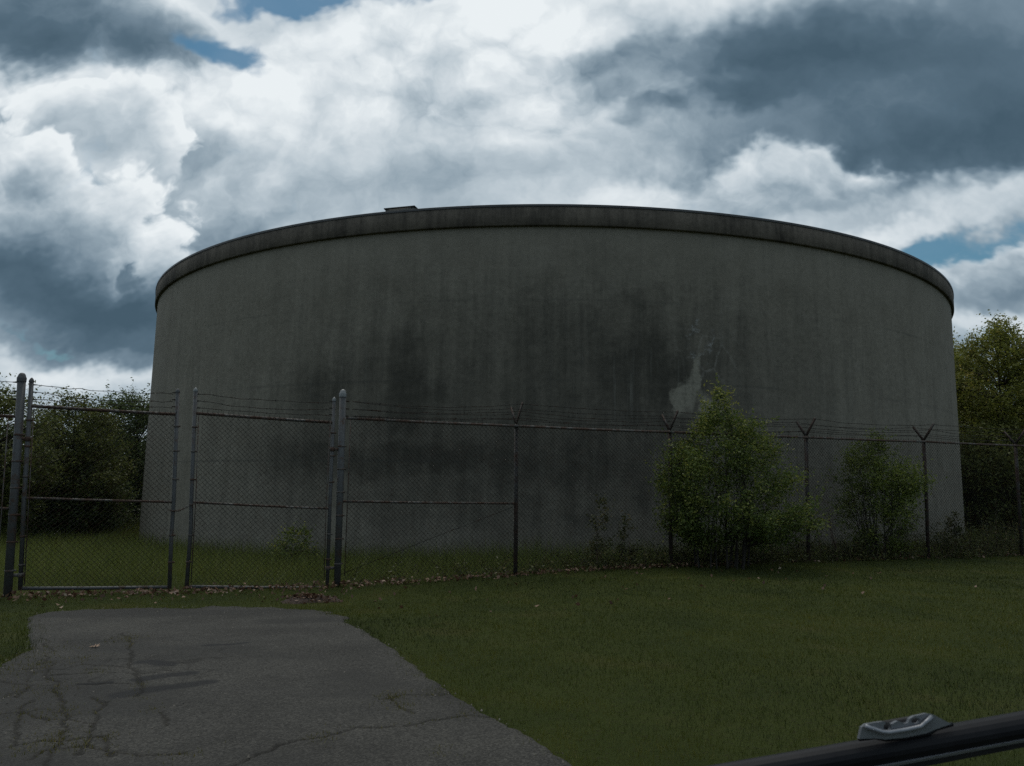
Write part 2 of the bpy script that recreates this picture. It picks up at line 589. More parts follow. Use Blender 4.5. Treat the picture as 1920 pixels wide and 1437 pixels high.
# ------------------------------------------------------------------ ground sheet
def build_ground():
    def axis(lo, hi, step, far):
        core = np.arange(lo, hi + 1e-6, step)
        out, d = [], step
        p = hi
        while p < far:
            d *= 1.25
            p += d
            out.append(p)
        left = [lo - (q - hi) for q in out]
        return np.concatenate([left[::-1], core, out])
    xs, ys = axis(-24, 26, .5, 1500), axis(-10, 45, .5, 1500)
    X, Y = np.meshgrid(xs, ys, indexing='ij')
    v = np.stack([X, Y, gz(X, Y)], -1).reshape(-1, 3)
    nx, ny = len(xs), len(ys)
    i, j = np.meshgrid(np.arange(nx - 1), np.arange(ny - 1), indexing='ij')
    f = np.stack([i * ny + j, (i + 1) * ny + j, (i + 1) * ny + j + 1, i * ny + j + 1], -1).reshape(-1, 4)
    m, g = mat('lawn_soil')
    tc = g.n('ShaderNodeTexCoord').outputs['Object']
    n = g.noise(tc, .9, 6, .6)
    n2 = g.noise(tc, 24, 6, .7)
    c = g.ramp(n, [(.3, (.028, .038, .009)), (.55, (.040, .050, .011)), (.75, (.058, .056, .017))])
    c = g.mix(g.smooth(n2, .5, .75), c, (.030, .026, .013))
    g.put(g.p.inputs['Base Color'], c)
    g.p.inputs['Roughness'].default_value = .95
    g.p.inputs['Specular IOR Level'].default_value = .1
    bump(g, n2, .8, .04)
    tag(link(poly_mesh('ground', v, f, True), 'ground', m), 'mown lawn ground around the driveway and the tank', 'ground', kind='structure')


build_ground()

# ------------------------------------------------------------------ driveway
CRACKS_PX = [
    [(420, 1452), (452, 1432), (480, 1421), (520, 1407), (560, 1393), (600, 1388), (640, 1380), (668, 1370), (720, 1366), (762, 1364), (790, 1357), (830, 1351), (880, 1348), (935, 1352)],
    [(720, 1316), (745, 1310), (790, 1309), (830, 1308), (880, 1299)],
    [(728, 1306), (740, 1322), (760, 1332), (775, 1342)],
    [(30, 1262), (75, 1256), (120, 1258), (160, 1248), (200, 1250), (245, 1254)],
    [(100, 1268), (140, 1267), (185, 1265), (240, 1267), (300, 1264)],
    [(140, 1286), (180, 1286), (205, 1284), (260, 1286)],
    [(85, 1200), (92, 1240), (96, 1280), (104, 1310), (122, 1340), (112, 1380), (104, 1420), (98, 1450)],
    [(232, 1190), (243, 1215), (246, 1240), (252, 1262), (258, 1285), (262, 1310)],
    [(172, 1310), (184, 1322), (205, 1322), (188, 1333), (184, 1345), (172, 1366), (160, 1392), (150, 1420)],
    [(0, 1282), (45, 1288), (48, 1300), (36, 1310)],
    [(0, 1345), (40, 1342), (90, 1352), (122, 1350), (170, 1362)],
    [(0, 1405), (45, 1396), (80, 1388), (130, 1392), (200, 1386), (215, 1400), (205, 1425)],
    [(58, 1430), (85, 1414), (140, 1404), (180, 1408), (260, 1424), (340, 1418)],
    [(300, 1340), (310, 1355), (314, 1365)],
    [(60, 1318), (40, 1340), (36, 1372), (20, 1400)],
]
CRACKS = [[on_ground(*p) for p in c] for c in CRACKS_PX]
WIDTHS = [.013, .009, .014, .008, .008, .010, .010, .012, .012, .008, .008, .010, .010, .006, .008]


def build_driveway():
    st = .014
    xs, ys = np.arange(-5.9, 1.3, st), np.arange(3.3, 10.0, st)
    X, Y = np.meshgrid(xs, ys, indexing='ij')
    sd = drive_sd(X, Y)
    crack = np.zeros_like(X)
    rng = np.random.RandomState(4)
    wx = X + .14 * (fbm(X * 5, Y * 5, 31, 4) - .5)
    wy = Y + .14 * (fbm(X * 5, Y * 5, 37, 4) - .5)
    for c, w in zip(CRACKS, WIDTHS):
        d = seg_dist(c, wx, wy)
        ww = w * (.35 + 1.2 * vnoise(X * 5, Y * 5, 41))
        crack = np.maximum(crack, 1 - sstep(d, ww * .3, ww * .75 + .007))
    # alligator cracking in the broken left wheel track
    pts = rng.uniform((-5.6, 3.2), (-1.6, 8.2), (520, 2))
    reg = sstep(-(X + 1.95 + .25 * (Y - 5) * .2) + .5 * (fbm(X, Y, 47) - .5), -.1, .35) * sstep(Y, 7.6, 6.6)
    idx = np.argwhere(reg > .05)
    if len(idx):
        P = np.stack([wx[idx[:, 0], idx[:, 1]], wy[idx[:, 0], idx[:, 1]]], 1)
        d1 = np.full(len(P), 9.0); d2 = np.full(len(P), 9.0)
        for q in pts:
            d = np.hypot(P[:, 0] - q[0], P[:, 1] - q[1])
            n1 = np.minimum(d1, d)
            d2 = np.where(d < d1, d1, np.minimum(d2, d))
            d1 = n1
        keep = fbm(P[:, 0] * 1.7, P[:, 1] * 1.7, 53, 3)
        a = (1 - sstep(d2 - d1, .004, .018)) * sstep(keep, .44, .64) * .6
        crack[idx[:, 0], idx[:, 1]] = np.maximum(crack[idx[:, 0], idx[:, 1]], a * reg[idx[:, 0], idx[:, 1]])
    # tar smears where cracks were sealed
    tar = np.zeros_like(X)
    for pl, w in (([(228, 1308), (270, 1300), (320, 1293), (385, 1284)], .10), ([(262, 1280), (300, 1273), (352, 1268)], .075),
                  ([(270, 1245), (300, 1248), (316, 1250)], .09), ([(390, 1214), (430, 1212), (462, 1209)], .05),
                  ([(146, 1287), (205, 1284)], .03)):
        g_ = [on_ground(*p) for p in pl]
        d = seg_dist(g_, X + .05 * (fbm(X * 9, Y * 9, 61, 2) - .5), Y + .08 * (fbm(X * 6, Y * 6, 67, 2) - .5))
        tar = np.maximum(tar, 1 - sstep(d, w * .55, w * 1.15))
    old = sstep(fbm(X * .9 + 3, Y * 1.6, 71, 4) + .35 * sstep(Y, 7.9, 8.9) * sstep(X, -.6, -2.5) + .10 * reg, .50, .76)
    Z = gz(X, Y) + .014 + .012 * (fbm(X * 1.2, Y * 1.2, 77, 3) - .5)
    Z -= .011 * crack
    Z -= .03 * sstep(sd, .05, -.02)
    keepv = sd > -.03
    nx, ny = X.shape
    i, j = np.meshgrid(np.arange(nx - 1), np.arange(ny - 1), indexing='ij')
    kf = keepv[:-1, :-1] & keepv[1:, :-1] & keepv[1:, 1:] & keepv[:-1, 1:]
    i, j = i[kf], j[kf]
    f = np.stack([i * ny + j, (i + 1) * ny + j, (i + 1) * ny + j + 1, i * ny + j + 1], -1)
    used = np.unique(f)
    remap = np.full(nx * ny, -1); remap[used] = np.arange(len(used))
    V = np.stack([X, Y, Z], -1).reshape(-1, 3)[used]
    A = {k: a.ravel()[used] for k, a in dict(crack=crack, tar=tar, old=old).items()}
    f = remap[f]
    # the part under the parked car, plain
    b0 = len(V)
    V = np.vstack([V, [(-2.85, -8, .012), (.95, -8, .012), (.75, 3.31, .012), (-2.5, 3.31, .012)]])
    f = np.vstack([f, [(b0, b0 + 1, b0 + 2, b0 + 3)]])
    for k in A:
        A[k] = np.append(A[k], np.zeros(4))
    m, g = mat('cracked_asphalt')
    tc = g.n('ShaderNodeTexCoord').outputs['Object']
    agg = g.n('ShaderNodeTexVoronoi')
    g.put(agg.inputs['Vector'], tc)
    agg.inputs['Scale'].default_value = 95
    n1 = g.noise(tc, 1.1, 6, .6)
    n2 = g.noise(tc, 60, 5, .7)
    c = g.ramp(n1, [(.25, (.031, .029, .025)), (.5, (.050, .047, .041)), (.8, (.066, .062, .053))])
    stone = g.ramp(agg.outputs['Color'], [(.2, .55), (.6, 1.0), (.93, 1.5), (1, 2.6)])
    c = g.mix(1, c, stone, 'MULTIPLY')
    c = g.mix(g.m('MULTIPLY', attr(g, 'old'), .65), c, (.024, .023, .021))
    c = g.mix(g.smooth(n2, .56, .78), c, (.030, .028, .024))
    c = g.mix(g.m('MULTIPLY', attr(g, 'tar'), .8), c, (.012, .012, .013))
    c = g.mix(g.m('MULTIPLY', attr(g, 'crack'), .82), c, (.008, .007, .005))
    g.put(g.p.inputs['Base Color'], c)
    g.p.inputs['Roughness'].default_value = .85
    g.p.inputs['Specular IOR Level'].default_value = .25
    bump(g, g.m('ADD', g.m('MULTIPLY', agg.outputs['Distance'], 1.0), n2), .45, .008)
    o = link(poly_mesh('driveway', V, f, True, A), 'driveway', m)
    tag(o, 'worn grey asphalt driveway with cracks ending before the gate', 'driveway', kind='structure')


build_driveway()


# ------------------------------------------------------------------ water tank
def build_tank():
    H_TOP = CAMH + (6.8404 - 1.357) / 26.984 * TANK_D       # 7.86 m
    band_h, band_out, base = .50, .09, -1.2
    t = empty('storage_tank', (TC[0], TC[1], -.3), 'huge round grey concrete water tank with a dark stained rim band', 'water tank')
    zo = .3
    a0 = math.atan2(-TC[1], -TC[0])                         # bearing of the side that faces the photographer
    seg = 360

    def shell(prof, name, m, uv=True):
        th = a0 + np.linspace(-math.pi, math.pi, seg + 1)
        V, Fc = [], []
        for r, z in prof:
            V.append(np.stack([r * np.cos(th), r * np.sin(th), np.full_like(th, z + zo)], -1))
        V = np.vstack(V)
        k = seg + 1
        i, j = np.meshgrid(np.arange(len(prof) - 1), np.arange(seg), indexing='ij')
        Fc = np.stack([i * k + j, i * k + j + 1, (i + 1) * k + j + 1, (i + 1) * k + j], -1).reshape(-1, 4)
        me = poly_mesh(name, V, Fc, True)
        uvl = me.uv_layers.new(name='arc')
        U = np.tile(np.linspace(-math.pi, math.pi, k) * TANK_R, len(prof))
        W = np.repeat([z for r, z in prof], k)
        li = np.zeros(len(me.loops), np.int32)
        me.loops.foreach_get('vertex_index', li)
        uvl.data.foreach_set('uv', np.stack([U[li], W[li]], -1).astype(np.float32).ravel())
        o = link(me, name, m, t)
        return o

    def uv_at(px, py):
        v = ray(px, py)
        d = v[:2]
        A, B, C_ = d @ d, -2 * d @ TC, TC @ TC - TANK_R ** 2
        tt = (-B - math.sqrt(max(0, B * B - 4 * A * C_))) / (2 * A)
        p = d * tt - TC
        th = math.atan2(p[1], p[0]) - a0
        th = (th + math.pi) % (2 * math.pi) - math.pi
        return th * TANK_R, CAMH + v[2] * tt

    # --- weathered sprayed concrete
    m, g = mat('stained_concrete')
    uv = g.n('ShaderNodeUVMap', uv_map='arc').outputs[0]
    big = g.noise(uv, .22, 5, .55)
    mid = g.noise(g.v('ADD', uv, (31, 7, 0)), .9, 9, .70)
    fine = g.noise(uv, 9, 8, .75)
    mott = g.noise(g.v('ADD', uv, (3, 17, 0)), 3.2, 6, .72)
    drip = g.noise(g.v('MULTIPLY', uv, (2.6, .16, 1)), 1.0, 8, .68)
    drip2 = g.noise(g.v('MULTIPLY', g.v('ADD', uv, (9, 2, 0)), (7.5, .30, 1)), 1.0, 6, .7)
    warp = g.v('SUBTRACT', g.noise(uv, .8, 6, .65, color=True), (.5, .5, .5))
    uw = g.v('ADD', uv, g.v('SCALE', g.v('MULTIPLY', warp, (2.6, 4.2, 0)), 1.0))

    us = g.v('ADD', uv, g.v('SCALE', warp, .9))
    up_ = g.v('ADD', uv, g.v('SCALE', g.v('MULTIPLY', warp, (1.5, 2.2, 0)), 1.0))

    def spot(vec, px, py, rx, ry, amp, soft=1.0):
        u, w = uv_at(px, py)
        u1, _ = uv_at(px + rx * .5, py); u2, _ = uv_at(px - rx * .5, py)
        _, w1 = uv_at(px, py - ry * .5); _, w2 = uv_at(px, py + ry * .5)
        du, dv = abs(u1 - u2), abs(w1 - w2)
        l = g.v('LENGTH', g.v('MULTIPLY', g.v('SUBTRACT', vec, (u, w, 0)), (1 / du, 1 / dv, 0)))
        return g.smooth(l, 1.0 + .4 * soft, max(0, 1.0 - .8 * soft), 0, amp)

    base_c = g.ramp(mid, [(.25, (.155, .140, .112)), (.5, (.215, .196, .160)), (.75, (.280, .257, .212))])
    dk = g.sum([spot(uw, 980, 770, 580, 280, .66, 1.2), spot(uw, 1170, 650, 230, 150, .28, 1.2), spot(uw, 1240, 690, 110, 100, .25), spot(uw, 620, 720, 110, 110, .22),  # first broad spot paints in the curved wall's shading, the others are dark stains
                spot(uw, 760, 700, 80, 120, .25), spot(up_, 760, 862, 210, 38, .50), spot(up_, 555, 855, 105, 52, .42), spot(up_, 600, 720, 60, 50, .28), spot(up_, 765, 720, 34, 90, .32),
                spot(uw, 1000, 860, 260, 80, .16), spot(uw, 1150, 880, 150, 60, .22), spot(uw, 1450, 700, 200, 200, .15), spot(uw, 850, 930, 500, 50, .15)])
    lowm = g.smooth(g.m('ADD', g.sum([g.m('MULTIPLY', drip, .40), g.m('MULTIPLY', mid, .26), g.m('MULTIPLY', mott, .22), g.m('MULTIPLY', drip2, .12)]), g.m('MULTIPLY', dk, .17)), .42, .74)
    stain_shade = g.m('ADD', g.m('MULTIPLY', lowm, .72), g.m('MULTIPLY', g.m('SUBTRACT', g.m('MULTIPLY', dk, g.m('ADD', mid, .45)), .1), .34), clamp=True)
    c = g.mix(stain_shade, base_c, (.064, .060, .049))
    # wash marks: pale vertical runs between the dirt
    runs = g.m('MULTIPLY', g.smooth(drip2, .52, .70), g.sum([spot(uw, 1110, 700, 90, 110, .8), spot(uw, 1215, 700, 60, 70, .7),
               spot(uw, 1380, 650, 40, 120, .5), spot(uw, 640, 690, 150, 100, .35), spot(uw, 1640, 740, 160, 110, .45)]), clamp=True)
    c = g.mix(g.m('MULTIPLY', runs, .55), c, (.215, .21, .185))
    # bare pale patch left of the shrub top
    cols = g.sum([spot(us, x_, y_, rx_, ry_, 1.0, .9) for x_, y_, rx_, ry_ in
                  ((1262, 756, 14, 40), (1280, 744, 13, 58), (1297, 728, 12, 74), (1308, 690, 9, 62), (1322, 762, 12, 40), (1338, 775, 12, 30))])
    pa = g.smooth(g.m('MULTIPLY', cols, g.sum([g.m('MULTIPLY', fine, .8), g.m('MULTIPLY', drip2, .9), g.m('MULTIPLY', mott, .5)])), .55, 1.25)
    c = g.mix(g.m('MULTIPLY', pa, .85), c, (.28, .262, .212))
    # lime lines along the joints of the spray-on layer
    vo = g.n('ShaderNodeTexVoronoi', feature='DISTANCE_TO_EDGE', voronoi_dimensions='2D')
    g.put(vo.inputs['Vector'], g.v('MULTIPLY', g.v('ADD', uv, g.v('SCALE', warp, .35)), (1.9, 1.6, 1)))
    vo.inputs['Scale'].default_value = 1.0
    vo.inputs['Randomness'].default_value = .75
    lime = g.m('MULTIPLY', g.smooth(vo.outputs['Distance'], .07, .01), g.m('MULTIPLY', g.sum([spot(us, 1312, 652, 56, 60, 1.0), spot(us, 1345, 695, 40, 40, .8), spot(us, 1375, 640, 20, 90, .5)]), g.smooth(fine, .35, .6)))
    c = g.mix(g.m('MULTIPLY', lime, .26, clamp=True), c, (.34, .33, .30))
    eff = g.m('MULTIPLY', g.sum([spot(uw, 1298, 622, 30, 10, .9), spot(uw, 1332, 634, 15, 10, .9)]), g.smooth(fine, .42, .62))
    c = g.mix(g.m('MULTIPLY', eff, .6), c, (.40, .41, .41))
    # fine speckle and a pair of pour lines
    c = g.mix(1, c, g.ramp(fine, [(.25, .72), (.5, 1.0), (.78, 1.28)]), 'MULTIPLY')
    sp = g.n('ShaderNodeSeparateXYZ')
    g.put(sp.inputs[0], uv)
    top_light = g.m('MULTIPLY', g.smooth(g.m('MULTIPLY_ADD', mid, 1.5, sp.outputs[1]), H_TOP - band_h - .9, H_TOP - band_h + .6), .40)  # lighter lit zone below the rim, painted into the wall colour
    c = g.mix(top_light, c, (.235, .215, .18))
    for zl in (1.9, 3.75, 5.6):
        dd = g.m('ABSOLUTE', g.m('SUBTRACT', sp.outputs[1], g.m('ADD', zl, g.m('MULTIPLY', mid, .05))))
        ln = g.m('MULTIPLY', g.smooth(dd, .045, .01), g.smooth(big, .42, .62))
        c = g.mix(g.m('MULTIPLY', ln, .32), c, (.06, .06, .055))
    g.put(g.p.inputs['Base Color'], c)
    g.p.inputs['Roughness'].default_value = .92
    g.p.inputs['Specular IOR Level'].default_value = .2
    bump(g, g.m('ADD', fine, g.m('MULTIPLY', mid, 1.5)), .35, .02)
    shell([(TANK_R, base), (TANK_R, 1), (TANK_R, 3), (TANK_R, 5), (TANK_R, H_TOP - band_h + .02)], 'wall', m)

    # --- rim band
    m2, g = mat('dark_rim_concrete')
    uv = g.n('ShaderNodeUVMap', uv_map='arc').outputs[0]
    n = g.noise(g.v('MULTIPLY', uv, (.8, .5, 1)), 1.0, 8, .65)
    dr = g.noise(g.v('MULTIPLY', uv, (5, .35, 1)), 1.0, 7, .7)
    fi = g.noise(uv, 10, 7, .75)
    k = g.smooth(g.m('ADD', g.m('MULTIPLY', n, .6), g.m('MULTIPLY', dr, .45)), .40, .68)
    c = g.mix(k, (.150, .130, .108), (.056, .050, .043))
    c = g.mix(1, c, g.ramp(fi, [(.25, .7), (.5, 1.0), (.8, 1.35)]), 'MULTIPLY')
    g.put(g.p.inputs['Base Color'], c)
    g.p.inputs['Roughness'].default_value = .93
    g.p.inputs['Specular IOR Level'].default_value = .15
    bump(g, fi, .35, .02)
    Ro = TANK_R + band_out
    shell([(TANK_R - .3, H_TOP - band_h - .003), (Ro - .02, H_TOP - band_h - .003), (Ro, H_TOP - band_h + .02), (Ro, H_TOP - .04), (Ro - .02, H_TOP - .022), (TANK_R - .4, H_TOP - .02)], 'rim_band', m2)
    m3, g = mat('dark_flashing')
    g.put(g.p.inputs['Base Color'], g.ramp(g.noise(g.n('ShaderNodeTexCoord').outputs['Object'], 4, 5), [(.3, (.022, .025, .027)), (.7, (.04, .043, .045))]))
    g.p.inputs['Roughness'].default_value = .6
    shell([(Ro + .012, H_TOP - .055), (Ro + .014, H_TOP), (Ro - .03, H_TOP + .012), (TANK_R - .5, H_TOP + .014)], 'flashing', m3)
    m4, g = mat('roof_concrete')
    g.put(g.p.inputs['Base Color'], g.ramp(g.noise(g.n('ShaderNodeTexCoord').outputs['Object'], .8, 6), [(.3, (.14, .14, .13)), (.7, (.22, .215, .2))]))
    g.p.inputs['Roughness'].default_value = .9
    shell([(TANK_R - .45, H_TOP + .016), (12, H_TOP + .02), (8, H_TOP + .15), (4, H_TOP + .24), (.01, H_TOP + .28)], 'roof', m4)

    # --- hatch standing by the rim
    v = ray(748, 392)
    u, _ = uv_at(746, 440)
    ang = a0 + u / TANK_R
    hc = np.array([(TANK_R - .37) * math.cos(ang), (TANK_R - .37) * math.sin(ang), H_TOP + zo])
    rz = ang
    M = np.array(Matrix.Rotation(rz, 3, 'Z'))
    m5, g = mat('hatch_grey')
    n = g.noise(g.n('ShaderNodeTexCoord').outputs['Object'], 6, 6)
    g.put(g.p.inputs['Base Color'], g.ramp(n, [(.3, (.13, .125, .115)), (.7, (.20, .195, .185))]))
    g.p.inputs['Roughness'].default_value = .8
    b = MB(); b.box(hc + [0, 0, .045], (.33, .37, .062), M)
    h = b.build('roof_hatch', m5, t, False)
    b = MB(); b.box(hc + [0, 0, .120], (.36, .40, .012), M)
    b.build('lid', m3, h, False)
    b = MB(); b.tube([hc + M @ np.array([.1, .1, .130]), hc + M @ np.array([.1, .1, .165]), hc + M @ np.array([.1, .04, .175])], .012, 6)
    b.build('latch', m3, h)


build_tank()


# ------------------------------------------------------------------ fence
def P3(s, z, d=0.0):
    x, y = fence_xy(s, d)
    return np.array([x, y, z])


def chain_link(s0, s1, zb, zt, name, parent, seed=0, bulge=.015, end_z=None):
    """woven diamond wire between two points of the fence line; zb/zt may differ at both ends"""
    rng = np.random.RandomState(seed)
    w = .036
    ncol = max(2, int(round((s1 - s0) / w)))
    w_s = (s1 - s0) / ncol
    zb0, zb1 = zb if hasattr(zb, '__len__') else (zb, zb)
    zt0, zt1 = zt if hasattr(zt, '__len__') else (zt, zt)
    nrow = int(round(((zt0 - zb0) + (zt1 - zb1)) / 2 / w))
    j = np.arange(nrow + 1)
    ph = rng.uniform(0, 6, 3)
    A, B = [], []
    for i in range(ncol):
        cols = i + ((j + i) & 1)
        fr = cols / ncol
        z = (zb0 + (zb1 - zb0) * fr) + ((zt0 - zb0) * (1 - fr) + (zt1 - zb1) * fr) * j / nrow
        s = s0 + cols * w_s + .004 * np.sin(j * .21 + ph[0] + i * .11)
        d = -.03 + bulge * np.sin(fr * 7 + ph[1]) * np.sin(j / nrow * 3.1) + .0022 * np.where((j + i) & 1, 1, -1)
        xy = np.array([FX, FY])[None] + s[:, None] * FD + d[:, None] * FN
        p = np.column_stack([xy, z])
        A.append(p[:-1]); B.append(p[1:])
        if i % 2 == 0:                               # twisted selvage points along the top
            e = p[-1]
            A.append(e[None]); B.append((e + [0, 0, .03])[None])
    A, B = np.vstack(A), np.vstack(B)
    t = B - A
    t /= np.linalg.norm(t, axis=1)[:, None]
    a = np.cross(t, np.array([FN[0], FN[1], 0])); a /= np.linalg.norm(a, axis=1)[:, None]
    b = np.cross(t, a)
    r = .0027
    V = []
    for E_ in (A, B):
        for k in range(3):
            th = k * 2 * math.pi / 3
            V.append(E_ + r * (math.cos(th) * a + math.sin(th) * b))
    n = len(A)
    V = np.stack(V, 1).reshape(-1, 3)
    o = np.arange(n)[:, None] * 6
    f = np.concatenate([o + [k, (k + 1) % 3, 3 + (k + 1) % 3, 3 + k] for k in range(3)], 0)
    ob = link(poly_mesh(name, V, f), name, M_WIRE, parent)
    tag(ob, kind='stuff')
    return ob


def barbed(path, name, parent, seed=0):
    rng = np.random.RandomState(seed)
    path = np.asarray(path, float)
    b = MB()
    b.tube(path, .0042, 4, False)
    L = np.concatenate([[0], np.cumsum(np.linalg.norm(np.diff(path, axis=0), axis=1))])
    for q in np.arange(.06, L[-1], .125):
        c = np.array([np.interp(q, L, path[:, k]) for k in range(3)])
        for _ in range(2):
            v = rng.normal(0, 1, 3); v /= np.linalg.norm(v)
            b.tube([c - v * .016, c + v * .016], [.0022, .0022], 4, False)
    return b.build(name, M_WIRE, parent, False)


def sag(a, b, drop, n=14, wob=.004, seed=0):
    t = np.linspace(0, 1, n)
    rng = np.random.RandomState(seed)
    p = np.asarray(a)[None] * (1 - t[:, None]) + np.asarray(b)[None] * t[:, None]
    p[:, 2] -= drop * 4 * t * (1 - t)
    p[1:-1, 2] += rng.normal(0, wob, n - 2)
    return p


def band(parent, base, top, z, r, name='tension_band'):
    """clamp round a pipe that runs from base to top"""
    f = (z - base[2]) / (top[2] - base[2])
    c = base + (top - base) * f
    b = MB()
    b.lathe(c - [0, 0, .012], [(r + .001, 0), (r + .006, .002), (r + .006, .022), (r + .001, .024)], 12)
    b.box(c + np.array([FD[0], FD[1], 0]) * (r + .012), (.014, .007, .011), np.array(Matrix.Rotation(FA, 3, 'Z')))
    return b.build(name, M_RUST, parent)


fence = empty('chain_link_fence', P3(-2.87, float(gz(*fence_xy(-2.87)))),
              'long rusty chain link fence with Y shaped barbed wire arms in front of the tank', 'fence')
fence_l = empty('chain_link_fence', P3(-7.14, float(gz(*fence_xy(-7.14)))),
                'short fence stub ending at the tall thick post beside the leafy trees', 'fence')
for rt in (fence, fence_l):
    rt['_o'] = 1


def W(parent, pts):
    return np.asarray(pts, float) - np.array(parent.location)


def rel(parent, fn):
    """children of a root placed off the origin keep world coordinates through an inverse offset"""
    for o in parent.children:
        o.location = tuple(-np.array(parent.location))
    fn and fn()


# heavy gate posts, each standing at the end of its fence run
def gate_post(parent, s, z0, z1, lean):
    r = .051
    b_, t_ = P3(s, z0), P3(s + lean, z1)
    b = MB(); b.tube([b_ - [0, 0, .15], (b_ + t_) / 2, t_], r, 18)
    post = b.build('gate_post', M_GALV, parent)
    b = MB()
    b.lathe(t_ - [0, 0, .05], [(r + .006, 0), (r + .008, .05), (r + .004, .06), (r * .95, .075), (r * .8, .10), (r * .5, .118), (.002, .124)], 18)
    b.build('post_cap', M_CAP if s > -5 else M_GALV, post)
    for z in (.18, .55, .9, 1.25, 1.6, 1.95):
        band(post, b_, t_, z, r)
    for z in (2.42, 2.53, 2.65):                    # hooks that hold the wire strands
        c = b_ + (t_ - b_) * ((z - b_[2]) / (t_[2] - b_[2]))
        sg = 1 if s > -5 else -1
        k = MB(); k.tube([c + sg * np.array([*FD, 0]) * r, c + sg * np.array([*FD, 0]) * (r + .05)], [.012, .007], 6)
        k.build('wire_hook', M_WIRE, post)
    return b_, t_


gpR = gate_post(fence, -2.87, -.22, 2.76, -.05)
gpL = gate_post(fence_l, -7.10, -.18, 2.71, -.10)

posts_s = [0.03, 3.05, 6.22, 9.46, 12.38, 15.5, 18.6]
lean_s = [-.03, .01, .05, .06, .05, .0, .02]
rail_z = [2.39, 2.42, 2.45, 2.49, 2.51, 2.53, 2.55]
arm_tips = []
for k, (s, ln, rz_) in enumerate(zip(posts_s, lean_s, rail_z)):
    zb = float(gz(*fence_xy(s)))
    b_, t_ = P3(s, zb - .1, .005), P3(s + ln, rz_ + .01, .005)
    r = .036
    b = MB(); b.tube([b_, (b_ * .5 + t_ * .5) + np.array([.006, 0, 0]), t_], r, 14)
    post = b.build('post', M_POST, fence)
    b = MB()
    b.lathe(t_ - [0, 0, .03], [(r + .004, 0), (r + .005, .04), (r * .8, .055), (.002, .06)], 14)
    b.build('post_cap', M_POST, post)
    tips = []
    for side, (out, rise) in enumerate(((-.27, .345), (.25, .31))):
        tip = t_ + np.array([FN[0] * out, FN[1] * out, rise + .02])
        st = t_ + [0, 0, .02]
        b = MB()
        d = (tip - st); L = np.linalg.norm(d)
        zax = d / L
        xax = np.array([FD[0], FD[1], 0]); yax = np.cross(zax, xax)
        Mx = np.stack([xax, yax, zax], 1)
        b.box((st + tip) / 2, (.006, .026, L / 2), Mx)
        b.box((st + tip) / 2 + xax * .012 + yax * .018, (.011, .003, L / 2), Mx)
        b.build('barb_arm', M_POST, post, False)
        tips.append((st, tip))
    arm_tips.append(tips)

# rails, one pipe for each bay
def pipe(a, b_, r, m, name, parent, sagz=.006, seed=0):
    b = MB(); b.tube(sag(a, b_, sagz, 6, .0015, seed), r, 10)
    return b.build(name, m, parent)


tops = [P3(-2.87 + .02, 2.385)] + [P3(s + ln, z, -.045) for s, ln, z in zip(posts_s, lean_s, rail_z)]
for i in range(len(tops) - 1):
    pipe(tops[i], tops[i + 1], .0215, M_RUST, 'top_rail', fence, seed=i)
pipe(P3(-2.87 + .03, 1.11), P3(posts_s[0] - .02, 1.10), .0185, M_RUST, 'mid_rail', fence)
b = MB(); b.tube([P3(-2.85, .02, -.03), P3(-1.4, .56, -.03), P3(0.0, 1.06, -.03)], .004, 6); b.build('truss_rod', M_WIRE, fence)
ends = [-2.87] + posts_s
for i in range(len(ends) - 1):
    za = float(gz(*fence_xy(ends[i]))) + .02
    zc = float(gz(*fence_xy(ends[i + 1]))) + .02
    rz0 = 2.385 if i == 0 else rail_z[i - 1]
    a_off = .085 if i == 0 else .0
    chain_link(ends[i] + a_off, ends[i + 1], (za, zc), (rz0 + .03, rail_z[i] + .03), 'chain_link_mesh', fence, i)
b = MB(); b.tube([P3(-2.775, 0.0, -.032), P3(-2.79, 2.36, -.032)], .007, 6); b.build('tension_bar', M_RUST, fence)
# six strands, three on each row of arms
for side in range(2):
    for q in range(3):
        fr = (.30, .62, .94)[q]
        pts = [P3(-2.87 + .1, (2.42, 2.53, 2.65)[q], 0)]
        for (st, tip) in (tp[side] for tp in arm_tips):
            pts.append(st + (tip - st) * fr)
        path = [pts[0][None]]
        for i in range(len(pts) - 1):
            path.append(sag(pts[i], pts[i + 1], .025 + .02 * ((q + i) % 3), 10, .005, i + q * 7 + side * 31)[1:])
        barbed(np.vstack(path), 'barbed_wire', fence, q + side * 5)

# the stub left of the gate
s_l = -10.3
zb = float(gz(*fence_xy(s_l)))
b = MB(); b.tube([P3(s_l, zb - .1), P3(s_l, 2.25)], .036, 14); b.build('post', M_POST, fence_l)
pipe(P3(s_l, 2.19), P3(-7.18, 2.19), .0215, M_RUST, 'top_rail', fence_l)
pipe(P3(s_l, 1.0), P3(-7.15, .98), .0185, M_RUST, 'mid_rail', fence_l)
chain_link(s_l, -7.26, (zb + .02, -.1), (2.22, 2.22), 'chain_link_mesh', fence_l, 33)
b = MB(); b.tube([P3(-7.235, -.05, -.032), P3(-7.30, 2.17, -.032)], .007, 6); b.build('tension_bar', M_RUST, fence_l)
for q, z in enumerate((2.42, 2.53, 2.65)):
    barbed(sag(P3(s_l, z - .06), P3(-7.27, z), .03, 14, .006, q), 'barbed_wire', fence_l, 50 + q)


